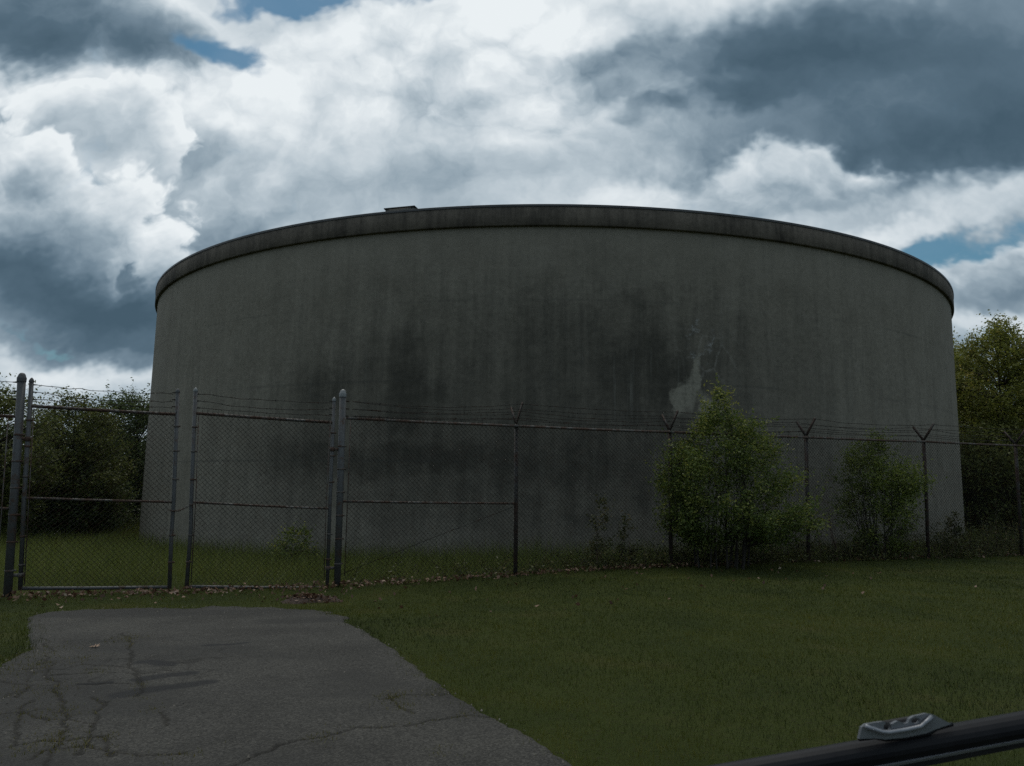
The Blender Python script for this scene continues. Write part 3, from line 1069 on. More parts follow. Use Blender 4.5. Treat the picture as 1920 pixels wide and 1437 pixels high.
# gate leaves
def gate_leaf(label, sA, sB, botA, botB, topA, topB, stA, stB, hinge_left, seed):
    """sA/sB: stations of the two stiles as ((z, s), ...) polylines"""
    t = empty('gate_leaf', P3((stA[0][1] + stB[0][1]) / 2, botA), label, 'gate')
    r = .028
    parts = []
    for st in (stA, stB):
        b = MB(); b.tube([P3(s, z) for z, s in st], r, 12)
        o = b.build('stile', M_GALV, t)
        e = P3(st[-1][1], st[-1][0])
        c = MB(); c.lathe(e - [0, 0, .02], [(r + .003, 0), (r + .005, .02), (r * .8, .045), (r * .35, .062), (.002, .066)], 12)
        c.build('post_cap', M_CAP if seed == 1 else M_GALV, o)
        for z in (.25, .62, 1.4, 1.8, 2.15):
            s = np.interp(z, [q[0] for q in st], [q[1] for q in st])
            band(o, P3(s, 0), P3(s, 2.2), z, r, 'clip')
        sg = 1 if st is stA else -1
        for z in (2.43, 2.53, 2.63):
            s = np.interp(z, [q[0] for q in st], [q[1] for q in st])
            k = MB(); k.tube([P3(s, z) + sg * np.array([*FD, 0]) * r, P3(s, z) + sg * np.array([*FD, 0]) * (r + .045)], [.011, .006], 6)
            k.build('wire_hook', M_WIRE, o)
    at = lambda st, z: np.interp(z, [q[0] for q in st], [q[1] for q in st])
    for nm, za, zc, rr in (('top_rail', topA, topB, .023), ('mid_rail', botA + 1.17, botB + 1.17, .0165), ('bottom_rail', botA, botB, .023)):
        b = MB(); b.tube(sag(P3(at(stA, za), za), P3(at(stB, zc), zc), .004, 6, .001, seed), rr, 10)
        b.build(nm, M_GALV if nm == 'bottom_rail' else M_RUST, t)
    a_, c_ = at(stA, 1.1) + .06, at(stB, 1.1) - .05
    chain_link(a_, c_, (botA + .02, botB + .02), (topA + .02, topB + .02), 'chain_link_mesh', t, 70 + seed, .02)
    for st, sg in ((stA, 1), (stB, -1)):
        if sg == 1 or seed == 1:
            b = MB(); b.tube([P3(at(st, botA + .1) + sg * .052, botA + .05, -.03), P3(at(st, 1.1) + sg * .058, 1.1, -.032), P3(at(st, 2.3) + sg * .052, topA - .03, -.03)], .0065, 6)
            b.build('tension_bar', M_RUST, t)
    for q, z in enumerate((2.43, 2.53, 2.63)):
        barbed(sag(P3(at(stA, z) + .06, z), P3(at(stB, z) - .06, z - .02), (.01, .05, .02)[q], 14, .006, q + seed * 9), 'barbed_wire', t, 80 + q + seed * 5)
    hs = -1 if hinge_left else 1
    st = stA if hinge_left else stB
    for z in (.12, 1.9):
        s = at(st, z)
        b = MB()
        c = P3(s, z)
        b.lathe(c - [0, 0, .03], [(r + .002, 0), (r + .010, .003), (r + .010, .057), (r + .002, .06)], 12)
        b.box(c + hs * np.array([*FD, 0]) * .055, (.04, .016, .02), np.array(Matrix.Rotation(FA, 3, 'Z')))
        b.build('hinge', M_RUST, t)
    return t


leafL = gate_leaf('gate leaf hinged on the thick post, trees showing through its wire mesh', 0, 0, -.05, -.09, 2.34, 2.32,
                  ((-.07, -6.97), (1.1, -7.03), (2.68, -7.085)), ((-.11, -5.185), (.6, -5.21), (1.1, -5.215), (2.65, -5.27)), True, 0)
leafR = gate_leaf('gate leaf hinged on the pale capped post, tank wall behind its wire mesh', 0, 0, -.09, -.17, 2.35, 2.31,
                  ((-.12, -4.965), (.75, -4.965), (1.1, -4.985), (2.68, -5.035)), ((-.19, -3.02), (1.1, -3.04), (2.66, -3.05)), False, 1)

# chain that ties both leaves together
ch = empty('gate_chain', P3(-5.1, .9), 'rusty chain looped between the two gate leaves below the middle rail', 'chain')
path = [P3(-5.26, .97, -.05), P3(-5.20, .955, -.06), P3(-5.13, .965, -.055), P3(-5.06, 1.0, -.05), P3(-4.99, 1.05, -.05), P3(-4.93, 1.06, -.04)]
path = np.array(path)
L = np.concatenate([[0], np.cumsum(np.linalg.norm(np.diff(path, axis=0), axis=1))])
for i, q in enumerate(np.arange(0, L[-1], .026)):
    c = np.array([np.interp(q, L, path[:, k]) for k in range(3)])
    c2 = np.array([np.interp(min(q + .01, L[-1]), L, path[:, k]) for k in range(3)])
    d = c2 - c + 1e-6; d /= np.linalg.norm(d)
    up = np.cross(d, [FN[0], FN[1], 0]); up /= np.linalg.norm(up)
    sd = up if i % 2 else np.array([FN[0], FN[1], 0])
    th = np.linspace(0, 2 * math.pi, 9)
    b = MB(); b.tube([c + d * .02 * math.cos(a) + sd * .011 * math.sin(a) for a in th], .0045, 5, False)
    b.build('chain_link', M_RUST, ch)

for rt in (fence, fence_l, leafL, leafR, ch):
    for o in rt.children:
        o.location = tuple(-np.array(rt.location))
for rt in (fence, fence_l):
    del rt['_o']


# ------------------------------------------------------------------ foliage helpers
def leaf_mesh(name, pos, size, rng, up=.4, tint=None, aspect=.5):
    """one bent four-cornered blade for each leaf"""
    n = len(pos)
    size = np.broadcast_to(np.asarray(size, float), (n,))
    t = rng.normal(0, 1, (n, 3)); t[:, 2] = t[:, 2] * .7 + .1
    t /= np.linalg.norm(t, axis=1)[:, None]
    nr = rng.normal(0, 1, (n, 3)); nr[:, 2] += up
    s = np.cross(t, nr); s /= np.linalg.norm(s, axis=1)[:, None] + 1e-9
    k = np.cross(s, t)
    L, Wd = size[:, None], size[:, None] * aspect
    v = np.stack([pos - t * L * .5, pos + s * Wd * .5 + k * L * .06, pos + t * L * .5 - k * L * .10, pos - s * Wd * .5 + k * L * .06], 1)
    f = np.arange(n * 4).reshape(n, 4)
    if tint is None:
        tint = rng.uniform(0, 1, n)
    return poly_mesh(name, v.reshape(-1, 3), f, False, {'tint': np.repeat(tint, 4)})


def bez(a, b, c, n):
    t = np.linspace(0, 1, n)[:, None]
    return (1 - t) ** 2 * a + 2 * t * (1 - t) * b + t * t * c


def plant(name, label, cat, loc, H, prof, n_cl, n_leaf, sig, leaf, seed, m_leaf, m_bark=None, stems=1, spread=.2,
          trunk_r=.1, depth=1.0, shell=.55, gap=.25, group=None, rz=0.0, names=('trunk', 'crown'), aspect=.5, leader=.9, tint_bias=0., twig_r=.006, up=.4):
    """prof: (relative height, reach to the left, reach to the right) in metres"""
    rng = np.random.RandomState(seed)
    m_bark = m_bark or M_BARK
    t = empty(name, loc, label, cat, group, rz)
    pt = np.array(prof, float)
    # stems
    S = []
    b = MB()
    for i in range(stems):
        a = rng.uniform(0, 2 * math.pi)
        rb = spread * .35 * math.sqrt(rng.uniform()) if stems > 1 else 0
        base = np.array([rb * math.cos(a), rb * math.sin(a) * depth, -.12])
        hh = H * leader * (1 if stems == 1 else rng.uniform(.5, 1))
        ex = np.interp(.75, pt[:, 0], (pt[:, 1] + pt[:, 2]) / 2) * (rng.uniform(.2, .8) if stems > 1 else rng.uniform(0, .12))
        cx = (np.interp(.85, pt[:, 0], pt[:, 2]) - np.interp(.85, pt[:, 0], pt[:, 1])) / 2
        top = np.array([cx + ex * math.cos(a), ex * math.sin(a) * depth, hh])
        mid = (base + top) / 2 + np.array([base[0] * .5, base[1] * .5, 0]) + rng.normal(0, .04 * H / 3, 3) * [1, 1, .3]
        n = 14
        p = bez(base, mid, top, n)
        p[1:, :2] += np.cumsum(rng.normal(0, .006 * H / 3, (n - 1, 2)), axis=0)
        r = trunk_r * (1 if stems == 1 else rng.uniform(.6, 1)) * np.linspace(1, .16, n) ** 1.15
        r[0] *= 1.25
        b.tube(p, r, 8 if stems == 1 else 6)
        S.append((p, r))
    # leaf clusters inside the outline
    cl = []
    tries = 0
    cd = (pt[:, 1] + pt[:, 2])
    lump = rng.uniform(0, 100, 2)
    while len(cl) < n_cl and tries < n_cl * 30:
        tries += 1
        tt = rng.uniform(pt[0, 0], pt[-1, 0])
        if rng.uniform() > np.interp(tt, pt[:, 0], cd) / cd.max() + .08:
            continue
        th = rng.uniform(0, 2 * math.pi)
        lr = (1 + math.cos(th)) / 2
        R = np.interp(tt, pt[:, 0], pt[:, 1]) * (1 - lr) + np.interp(tt, pt[:, 0], pt[:, 2]) * lr
        lum = float(fbm(th * 1.3 + lump[0], tt * 4.5 + lump[1], seed, 2))
        if lum < gap and rng.uniform() < .85:
            continue
        R *= .72 + .56 * lum
        rr = R * (shell + (1 - shell) * rng.uniform() ** .5) if rng.uniform() < .7 else R * rng.uniform() ** .5
        cl.append((rr * math.cos(th), rr * math.sin(th) * depth, tt * H, rng.uniform(.6, 1.25), R))
    pos, tint = [], []
    for (x, y, z, k, R) in cl:
        c = np.array([x, y, z])
        # nearest stem, joined a little lower down
        best = min(S, key=lambda q: float(np.min(np.linalg.norm(q[0] - c, axis=1))))
        za = max(.10 * H, z - .55 * math.hypot(x, y) - .05 * H)
        ia = int(np.clip(np.searchsorted(best[0][:, 2], za), 1, len(best[0]) - 2))
        st = best[0][ia]
        midp = (st + c) / 2 + np.array([0, 0, .12 * np.linalg.norm(c - st)]) + rng.normal(0, .05, 3) * np.linalg.norm(c - st)
        p = bez(st, midp, c, 6)
        r0 = min(best[1][ia] * .55, twig_r * 3.2)
        b.tube(p, np.linspace(r0, twig_r * .5, 6), 4, False)
        # leaves around the outer half of the twig and on short side shoots
        nl = int(n_leaf * k)
        base_t = rng.uniform(.55, 1.05, nl)[:, None]
        along = (1 - base_t) ** 2 * st + 2 * base_t * (1 - base_t) * midp + base_t ** 2 * c
        q = along + rng.normal(0, 1, (nl, 3)) * sig * k * np.array([1, 1, .75])
        ns = max(2, int(3 * k))
        dirs = rng.normal(0, 1, (ns, 3)); dirs[:, 2] = abs(dirs[:, 2]) * .8 + .1
        dirs /= np.linalg.norm(dirs, axis=1)[:, None]
        for dv in dirs:
            m_ = max(3, nl // 9)
            q = np.vstack([q, c + dv * np.linspace(.2, rng.uniform(1.8, 4.2), m_)[:, None] * sig * k + rng.normal(0, .16, (m_, 3)) * sig])
        tn = rng.beta(2, 2.4, len(q)) + tint_bias + rng.normal(0, .13)
        tn = tn + .22 * (np.hypot(q[:, 0], q[:, 1]) / (R + .01) - .75) + .20 * (q[:, 2] / H - .5)   # paler towards the outside and the top
        pos.append(q); tint.append(tn)
    pos = np.vstack(pos); tint = np.clip(np.concatenate(tint), 0, 1)
    ok = pos[:, 2] > .02
    pos, tint = pos[ok], tint[ok]
    b.build(names[0], m_bark, t)
    me = leaf_mesh(names[1], pos, leaf * rng.uniform(.45, 1.55, len(pos)), rng, up, tint, aspect)
    link(me, names[1], m_leaf, t)
    return t


def ground_loc(px, py_base, dist=None):
    if dist is None:
        return on_ground(px, py_base)
    p = at_dist(px, py_base, dist)
    return np.array([p[0], p[1], float(gz(p[0], p[1]))])


def top_h(px, py, loc):
    """height above the base of a pixel seen at the plant's distance"""
    return at_dist(px, py, math.hypot(loc[0], loc[1]))[2] - loc[2]


# ------------------------------------------------------------------ shrubs on the fence
l = np.array([*fence_xy(3.95, -.35), 0]); l[2] = float(gz(l[0], l[1]))
plant('shrub', 'tall broad yellow green shrub with a pointed top growing through the fence', 'shrub', l, top_h(1350, 730, l),
      [(.12, .5, .8), (.17, .8, 1.3), (.24, 1.05, 1.75), (.34, 1.1, 1.8), (.44, 1.1, 1.55), (.55, 1.2, 1.25), (.64, 1.0, 1.1), (.70, .75, .95), (.78, .5, .72), (.84, .36, .46), (.90, .17, .28), (.96, .07, .18), (1, .02, .10)],
      310, 118, .105, .046, 5, M_SHRUB, M_STEM, stems=24, spread=1.6, trunk_r=.022, depth=.8, shell=.55, gap=.44, rz=FA * .6, names=('stems', 'foliage'), twig_r=.004, leader=.8)
l2 = np.array([*fence_xy(8.42, .3), 0]); l2[2] = float(gz(l2[0], l2[1]))
plant('shrub', 'smaller round green shrub against the fence with bare twigs beside it', 'shrub', l2, top_h(1640, 818, l2),
      [(.08, .6, .6), (.2, .8, .95), (.35, 1.0, 1.2), (.5, 1.05, 1.3), (.65, 1.0, 1.1), (.78, .8, .85), (.88, .5, .35), (.95, .4, .12), (1, .3, .05)],
      185, 84, .10, .046, 11, M_SHRUB2, M_STEM, stems=18, spread=1.0, trunk_r=.02, depth=.8, shell=.5, gap=.42, rz=FA, names=('stems', 'foliage'), twig_r=.004, leader=.85)
l3 = np.array([*fence_xy(7.05, .2), 0]); l3[2] = float(gz(l3[0], l3[1]))
plant('sapling', 'thin nearly bare reddish sapling leaning beside the smaller round shrub', 'sapling', l3, top_h(1548, 862, l3),
      [(.3, .3, .12), (.6, .5, .2), (1, .65, .1)], 26, 4, .05, .04, 13, M_SHRUB2, M_TWIG, stems=4, spread=.5, trunk_r=.013, depth=.5, shell=.6, gap=.1, names=('stems', 'foliage'), twig_r=.004)
# slim weeds standing up along the wire
for i, (s, d, h, lab) in enumerate(((1.75, .25, 1.45, 'tall single weed behind the wire left of the big shrub'),
                                    (2.35, .35, .95, 'reddish young weed beside the fence post next to the big shrub'),
                                    (10.6, .3, 1.25, 'leafy weed at the foot of the tank right of the smaller shrub'))):
    q = np.array([*fence_xy(s, d), 0]); q[2] = float(gz(q[0], q[1]))
    plant('weed_plant', lab, 'weed', q, h, [(.05, .22, .22), (.4, .18, .18), (.7, .10, .12), (1, .04, .04)], 34, 16, .045, .045, 20 + i,
          M_WEED, M_TWIG, stems=3, spread=.25, trunk_r=.008, names=('stems', 'foliage'), twig_r=.003, gap=.1)
q = at_dist(556, 1000, 16.6); q[2] = float(gz(q[0], q[1]))
plant('weed_plant', 'pale flowering weed clump at the foot of the tank behind the right gate leaf', 'weed', q, .72,
      [(.05, .45, .45), (.5, .5, .45), (.8, .4, .3), (1, .2, .2)], 60, 26, .06, .05, 31, M_SHRUB, M_TWIG, stems=8, spread=.6, trunk_r=.008, names=('stems', 'foliage'), twig_r=.003, gap=.1, tint_bias=.12)


# ------------------------------------------------------------------ trees
def tree(label, px, top, dist, wl, wr, seed, m, n_cl, n_leaf, sig, leaf, prof=None, **kw):
    """wl/wr: half widths in photo pixels"""
    l = ground_loc(px, 960, dist)
    H = top_h(px, top, l)
    s = dist / F * 1.15
    base = prof or [(.05, .75, .75), (.2, .95, .95), (.45, 1, 1), (.7, .85, .85), (.86, .6, .6), (.95, .32, .32), (1, .1, .1)]
    pr = [(t, a * wl * s, c * wr * s) for t, a, c in base]
    return plant(kw.pop('name', 'tree'), label, 'tree', l, H, pr, n_cl, n_leaf, sig, leaf, seed, m, **kw)


GL, GR = 'trees behind the gate', 'trees right of the tank'
tall = [(.12, .4, .4), (.25, .75, .75), (.45, 1, 1), (.65, .95, .95), (.8, .8, .8), (.9, .5, .5), (.96, .3, .3), (1, .1, .1)]
tree('loose feathery tree behind the thick gate post, sky showing through its thin leaves', -25, 722, 27, 95, 85, 41, M_TREE_L, 300, 75, .20, .085,
     tall, trunk_r=.13, gap=.40, group=GL, twig_r=.009, shell=.4)
tree('bushy olive green tree behind the left gate leaf', 122, 742, 30, 62, 80, 42, M_TREE_L, 270, 130, .20, .085, trunk_r=.12, group=GL, gap=.2, twig_r=.009)
tree('dark green tree half hidden by the tank wall behind the left gate leaf', 236, 738, 37, 74, 90, 43, M_TREE_D, 290, 130, .24, .10, trunk_r=.14, group=GL, gap=.22, twig_r=.01)
tree('low dark tree filling the gap behind the bushy olive one', 170, 800, 41, 110, 110, 44, M_TREE_D, 230, 130, .28, .11, trunk_r=.14, group=GL, gap=.15, twig_r=.01)
tree('dark low tree standing behind the feathery one', 20, 790, 44, 120, 110, 45, M_TREE_D, 230, 130, .28, .11, trunk_r=.14, group=GL, gap=.15, twig_r=.01)
tree('dark shaded undergrowth tree at the foot of the olive tree', 105, 868, 31, 130, 110, 46, M_TREE_D, 200, 120, .22, .10, trunk_r=.08, group=GL, gap=.1, twig_r=.01)
tree('tall yellow green spring tree right of the tank', 1885, 606, 36, 88, 90, 51, M_TREE_Y, 420, 120, .24, .10, tall, trunk_r=.18, group=GR, gap=.22, twig_r=.011)
tree('yellow green tree tucked against the right edge of the tank', 1808, 640, 42, 60, 75, 52, M_TREE_Y, 330, 120, .26, .11, tall, trunk_r=.16, group=GR, gap=.2, twig_r=.011)
tree('green tree filling in below and behind the tall yellow green tree', 1850, 800, 34, 80, 110, 53, M_TREE_L, 300, 120, .26, .10, trunk_r=.13, group=GR, gap=.15, twig_r=.01)
tree('broad tree outside the right end of the fence', 1990, 660, 40, 90, 100, 54, M_TREE_Y, 300, 120, .26, .11, tall, trunk_r=.17, group=GR, gap=.2, twig_r=.011)


# ------------------------------------------------------------------ grass
def blades(name, label, x, y, z, h, w, rng, m, lean=.5, tint=None):
    n = len(x)
    a = rng.uniform(0, 2 * math.pi, n)
    la = rng.uniform(0, 2 * math.pi, n)
    ln = h * lean * rng.uniform(.1, 1, n)
    base = np.stack([x, y, z], -1)
    sd = np.stack([np.cos(a), np.sin(a), np.zeros(n)], -1) * (w / 2)[:, None]
    tip = base + np.stack([np.cos(la) * ln, np.sin(la) * ln, np.sqrt(np.maximum(h * h - ln * ln, 0))], -1)
    v = np.stack([base - sd, base + sd, tip], 1).reshape(-1, 3)
    f = np.arange(n * 3).reshape(n, 3)
    if tint is None:
        tint = rng.beta(2, 2, n)
    o = link(poly_mesh(name, v, f, False, {'tint': np.repeat(np.clip(tint, 0, 1), 3)}), name, m)
    return tag(o, label, 'grass', kind='stuff')


def build_lawn():
    rng = np.random.RandomState(7)
    n = 1800000
    x = rng.uniform(-12, 21, n); y = rng.uniform(1.8, 20, n)
    s, d = fence_coords(x, y)
    dist = np.hypot(x, y)
    az = np.degrees(np.arctan2(x, y))
    dens = np.clip((5.0 / dist) ** 1.25, .12, 1.0)
    keep = (d < .15) & (az > -54) & (az < 60) & (rng.uniform(0, 1, n) < dens * np.where((az > -38) & (az < 37) & (y > 3), 1.0, .6))
    x, y, d, dist = x[keep], y[keep], d[keep], dist[keep]
    sd = drive_sd(x, y)
    keep = sd < .03 + .07 * np.abs(rng.normal(0, 1, len(x))) * (.3 + 1.2 * vnoise(x * 4, y * 4, 111))
    x, y, d, dist, sd = x[keep], y[keep], d[keep], dist[keep], sd[keep]
    z = gz(x, y) - .004
    pat = fbm(x * .55 + 9, y * .55, 81, 5)
    pat2 = fbm(x * 4, y * 4, 83, 3)
    # thin, trampled strip at the gate
    s2, d2 = fence_coords(x, y)
    thin = sstep(s2, -1.5, -3) * sstep(d2, -2.6, -1.0)
    keep = rng.uniform(0, 1, len(x)) > .5 * thin
    x, y, z, dist, pat, pat2, sd, d2 = (q[keep] for q in (x, y, z, dist, pat, pat2, sd, d2))
    h = rng.uniform(.020, .050, len(x)) * (.5 + 1.0 * pat2) * (1 + .55 * sstep(sd, -.16, .0) * rng.uniform(0, 1, len(x)))
    tuft = sstep(fbm(x * 5.5 + 3, y * 5.5, 121, 3), .64, .78)
    h = h * (1 + .45 * tuft * rng.uniform(0, 1, len(x)))
    w = np.clip(.0029 * dist / 5, .0027, .009) * rng.uniform(.8, 1.4, len(x))
    tint = rng.beta(2.2, 2.6, len(x)) * .75 + 1.9 * (pat - .48) + .8 * (pat2 - .5)
    straw = rng.uniform(0, 1, len(x)) < .035
    tint = tint + .18 * tuft - .25 * sstep(fbm(x * 1.7, y * 1.7 + 50, 131, 3), .6, .75)
    tint = np.where(straw, rng.uniform(.85, 1, len(x)), np.clip(tint, 0, .86))
    blades('lawn_grass', 'short mown lawn grass between driveway and fence', x, y, z, h, w, rng, M_LAWN, .75, tint)


build_lawn()


def build_tall_grass():
    rng = np.random.RandomState(17)
    n = 900000
    x = rng.uniform(-26, 24, n); y = rng.uniform(9, 44, n)
    s, d = fence_coords(x, y)
    dist = np.hypot(x, y)
    az = np.degrees(np.arctan2(x, y))
    rt = np.hypot(x - TC[0], y - TC[1])
    dens = np.clip((11.5 / dist) ** 1.6, .05, 1)
    keep = (d > .1) & (rt > TANK_R + .05) & (az > -42) & (az < 40) & (rng.uniform(0, 1, n) < dens)
    keep &= (y < TC[1] + 4)
    keep &= rng.uniform(0, 1, n) < .25 + .75 * sstep(d, .1, .7)
    x, y, d, dist, rt, s = (q[keep] for q in (x, y, d, dist, rt, s))
    pat = fbm(x * .7, y * .7, 91, 4)
    clump = fbm(x * 2.6, y * 2.6, 93, 3)
    hm = .24 + .16 * sstep(d, .3, 1.6) + .10 * (1 - sstep(rt, TANK_R + .1, TANK_R + 1.4))
    h = hm * rng.uniform(.45, 1.15, len(x)) * (.55 + .9 * clump)
    w = np.clip(.0060 * dist / 12, .006, .016) * rng.uniform(.7, 1.3, len(x))
    tint = rng.beta(2, 2.5, len(x)) * .8 + .5 * (pat - .45)
    tint = np.where(rng.uniform(0, 1, len(x)) < .04, rng.uniform(.88, 1, len(x)), np.clip(tint, 0, .88))
    blades('tall_grass', 'uncut tall grass between the fence and the tank', x, y, gz(x, y) - .01, h, w, rng, M_TALL, .7, tint)


build_tall_grass()


def build_weeds():
    """tangle of broad leaved weeds along the wire, thicker towards the right"""
    rng = np.random.RandomState(27)
    P, T = [], []
    b = MB()
    for i in range(1150):
        s = rng.uniform(-.8, 16) if rng.uniform() < .88 else rng.uniform(-2.7, 2)
        thick = float(sstep(s, .2, 4.5)) * .75 + .25
        if rng.uniform() > thick:
            continue
        d = rng.normal(.28, .35) if s < 8 else rng.normal(.5, .6)
        if d < -.28: continue
        x, y = fence_xy(s, d)
        z = float(gz(x, y))
        far = float(sstep(s, 8.5, 11))
        hh = rng.uniform(.10, .42) * (1 + .7 * far) * (.55 + .6 * thick) * (1.5 if rng.uniform() < .12 else 1)
        if d < -.05: hh *= .5
        lean = rng.normal(0, .12, 2)
        top = np.array([x + lean[0], y + lean[1], z + hh])
        b.tube([(x, y, z - .03), (np.array([x, y, z]) + top) / 2 + [lean[0] * .1, 0, 0], top], [.003, .0025, .0015], 3, False)
        nl = int(rng.uniform(16, 34) * (.6 + hh))
        t = rng.uniform(.1, 1.0, nl)[:, None]
        P.append(np.array([x, y, z]) + (top - [x, y, z]) * t + rng.normal(0, 1, (nl, 3)) * [.055, .055, .03])
        T.append(np.clip(rng.beta(2, 2.6, nl) + rng.normal(0, .15), 0, 1))
    P = np.vstack(P); T = np.concatenate(T)
    me = leaf_mesh('fence_weeds', P, rng.uniform(.03, .075, len(P)), rng, .6, T, .45)
    o = link(me, 'fence_weeds', M_WEED)
    tag(o, 'tangled low weeds along the bottom of the fence', 'weeds', kind='stuff')
    st = b.build('stalks', M_TWIG, o)
    tag(st, kind='stuff')


build_weeds()


def build_litter():
    rng = np.random.RandomState(37)
    x, y, k = [], [], []
    for i in range(1500):
        u = rng.uniform()
        if u < .62:
            s = rng.uniform(-7.3, 13) if rng.uniform() < .35 else rng.uniform(-7, 4.2)
            d = rng.normal(-.08, .13)
            if s < -2.9: d = rng.normal(-.18, .16)
        elif u < .80:
            s, d = rng.uniform(-7.2, -2.8), -abs(rng.normal(0, .55))
        elif u < .86:
            s, d = rng.uniform(-3, 6), rng.uniform(-4, -.3)
        else:
            s, d = rng.uniform(-2.7, 3.2), rng.normal(-.02, .09)
        q = fence_xy(s, d)
        x.append(q[0]); y.append(q[1])
    x, y = np.array(x), np.array(y)
    z = gz(x, y) + rng.uniform(.01, .07, len(x))
    P = np.stack([x, y, z], -1)
    tn = np.clip(rng.beta(1.6, 1.9, len(P)), 0, 1)
    me = leaf_mesh('dead_leaves', P, rng.uniform(.035, .085, len(P)), rng, 1.0, tn, .6)
    tag(link(me, 'dead_leaves', M_DEAD), 'dry brown leaves blown against the foot of fence and gate', 'leaves', kind='stuff')
    # heap swept together at the corner of the asphalt
    c = on_ground(578, 1128)
    hp = empty('leaf_heap', c, 'small heap of brown leaves and debris at the far corner of the driveway', 'leaf heap')
    th = np.linspace(0, 2 * math.pi, 25)[:-1]
    V, Fc = [(0, 0, .07)], []
    for ri, (r, zz) in enumerate(((.12, .06), (.22, .035), (.34, -.02))):
        for t in th:
            k = 1 + .25 * math.sin(3 * t + ri) + .1 * rng.normal()
            V.append((r * 1.25 * k * math.cos(t), r * .8 * k * math.sin(t), zz + rng.normal(0, .008)))
    for j in range(24):
        Fc.append((0, 1 + j, 1 + (j + 1) % 24))
        for ri in range(2):
            a = 1 + ri * 24
            Fc.append((a + j, a + 24 + j, a + (j + 1) % 24)); Fc.append((a + 24 + j, a + 24 + (j + 1) % 24, a + (j + 1) % 24))
    m, g = mat('heap_mulch')
    n = g.noise(g.n('ShaderNodeTexCoord').outputs['Object'], 30, 6, .7)
    g.put(g.p.inputs['Base Color'], g.ramp(n, [(.35, (.022, .014, .010)), (.7, (.075, .045, .032))]))
    g.p.inputs['Roughness'].default_value = .95
    bump(g, n, .9, .03)
    link(poly_mesh('mulch', V, Fc, True), 'mulch', m, hp)
    n_ = 230
    a, r = rng.uniform(0, 2 * math.pi, n_), np.abs(rng.normal(0, .18, n_))
    P = np.stack([1.35 * r * np.cos(a), .85 * r * np.sin(a), np.interp(r, [0, .12, .22, .35], [.078, .065, .04, .012]) + rng.uniform(0, .02, n_)], -1)
    me = leaf_mesh('leaves', P, rng.uniform(.03, .08, n_), rng, 1.0, np.clip(rng.beta(1.2, 2.2, n_), 0, 1), .6)
    tag(link(me, 'leaves', M_DEAD, hp), kind='stuff')
    # one pale leaf lying on the asphalt: lobed outline, curled up
    c = on_ground(177, 1217)
    V, Fc = [(0, 0, .012)], []
    for j in range(14):
        t = j * 2 * math.pi / 14
        r = .048 if j % 2 == 0 else .02
        V.append((r * math.cos(t), r * math.sin(t) * .8, .006 + .022 * (j % 2 == 0) * (1 + math.sin(t * 1.5)) / 2))
    for j in range(14):
        Fc.append((0, 1 + j, 1 + (j + 1) % 14))
    me = poly_mesh('fallen_leaf', V, Fc, False, {'tint': np.full(15, .86)})
    o = link(me, 'fallen_leaf', M_DEAD)
    o.location = (c[0], c[1], c[2] + .012)
    tag(o, 'single pale dry leaf lying on the asphalt near the left edge', 'leaf')


build_litter()


def build_crack_weeds():
    rng = np.random.RandomState(47)
    X, Y = [], []
    prob = [.4, .3, .9, .25, .2, .15, .5, .6, .25, .2, .3, .4, .4, .3, .3]
    for c, k in zip(CRACKS, prob):
        for a, b_ in zip(c[:-1], c[1:]):
            L = np.hypot(*(b_ - a)[:2])
            for t in np.arange(0, L, .012):
                p = a + (b_ - a) * (t / L)
                if fbm(p[0] * 3.1, p[1] * 3.1, 101, 2) < .66 - .17 * k:
                    continue
                for _ in range(1):
                    X.append(p[0] + rng.normal(0, .020)); Y.append(p[1] + rng.normal(0, .026))
    # mossy tufts in the broken left side
    for px, py, r, n in ((240, 1200, .10, 240), (90, 1222, .16, 160), (60, 1235, .12, 120), (104, 1300, .08, 140), (122, 1342, .09, 140), (108, 1386, .09, 160),
                         (40, 1345, .1, 110), (735, 1312, .09, 160), (760, 1330, .06, 90), (815, 1302, .07, 110), (150, 1240, .10, 90), (600, 1387, .07, 70), (825, 1416, .06, 60), (180, 1262, .07, 70), (262, 1312, .05, 60), (30, 1300, .12, 160), (20, 1262, .14, 200), (70, 1252, .08, 80), (140, 1402, .06, 90), (52, 1410, .07, 90), (256, 1290, .06, 70), (205, 1385, .04, 50), (345, 1425, .05, 60), (870, 1345, .05, 60), (285, 1335, .04, 40)):
        q = on_ground(px, py)
        n = int(n * 1.7)
        X += list(rng.normal(q[0], r * .8, n)); Y += list(rng.normal(q[1], r * 1.1, n))
    X, Y = np.array(X), np.array(Y)
    n = len(X)
    h = rng.uniform(.008, .03, n)
    blades('crack_weeds', 'low yellowish weeds and moss sprouting from the asphalt cracks', X, Y, gz(X, Y) + .004, h, np.full(n, .0065), rng, M_MOSS, .9,
           np.clip(rng.beta(3, 2, n), 0, 1))


build_crack_weeds()


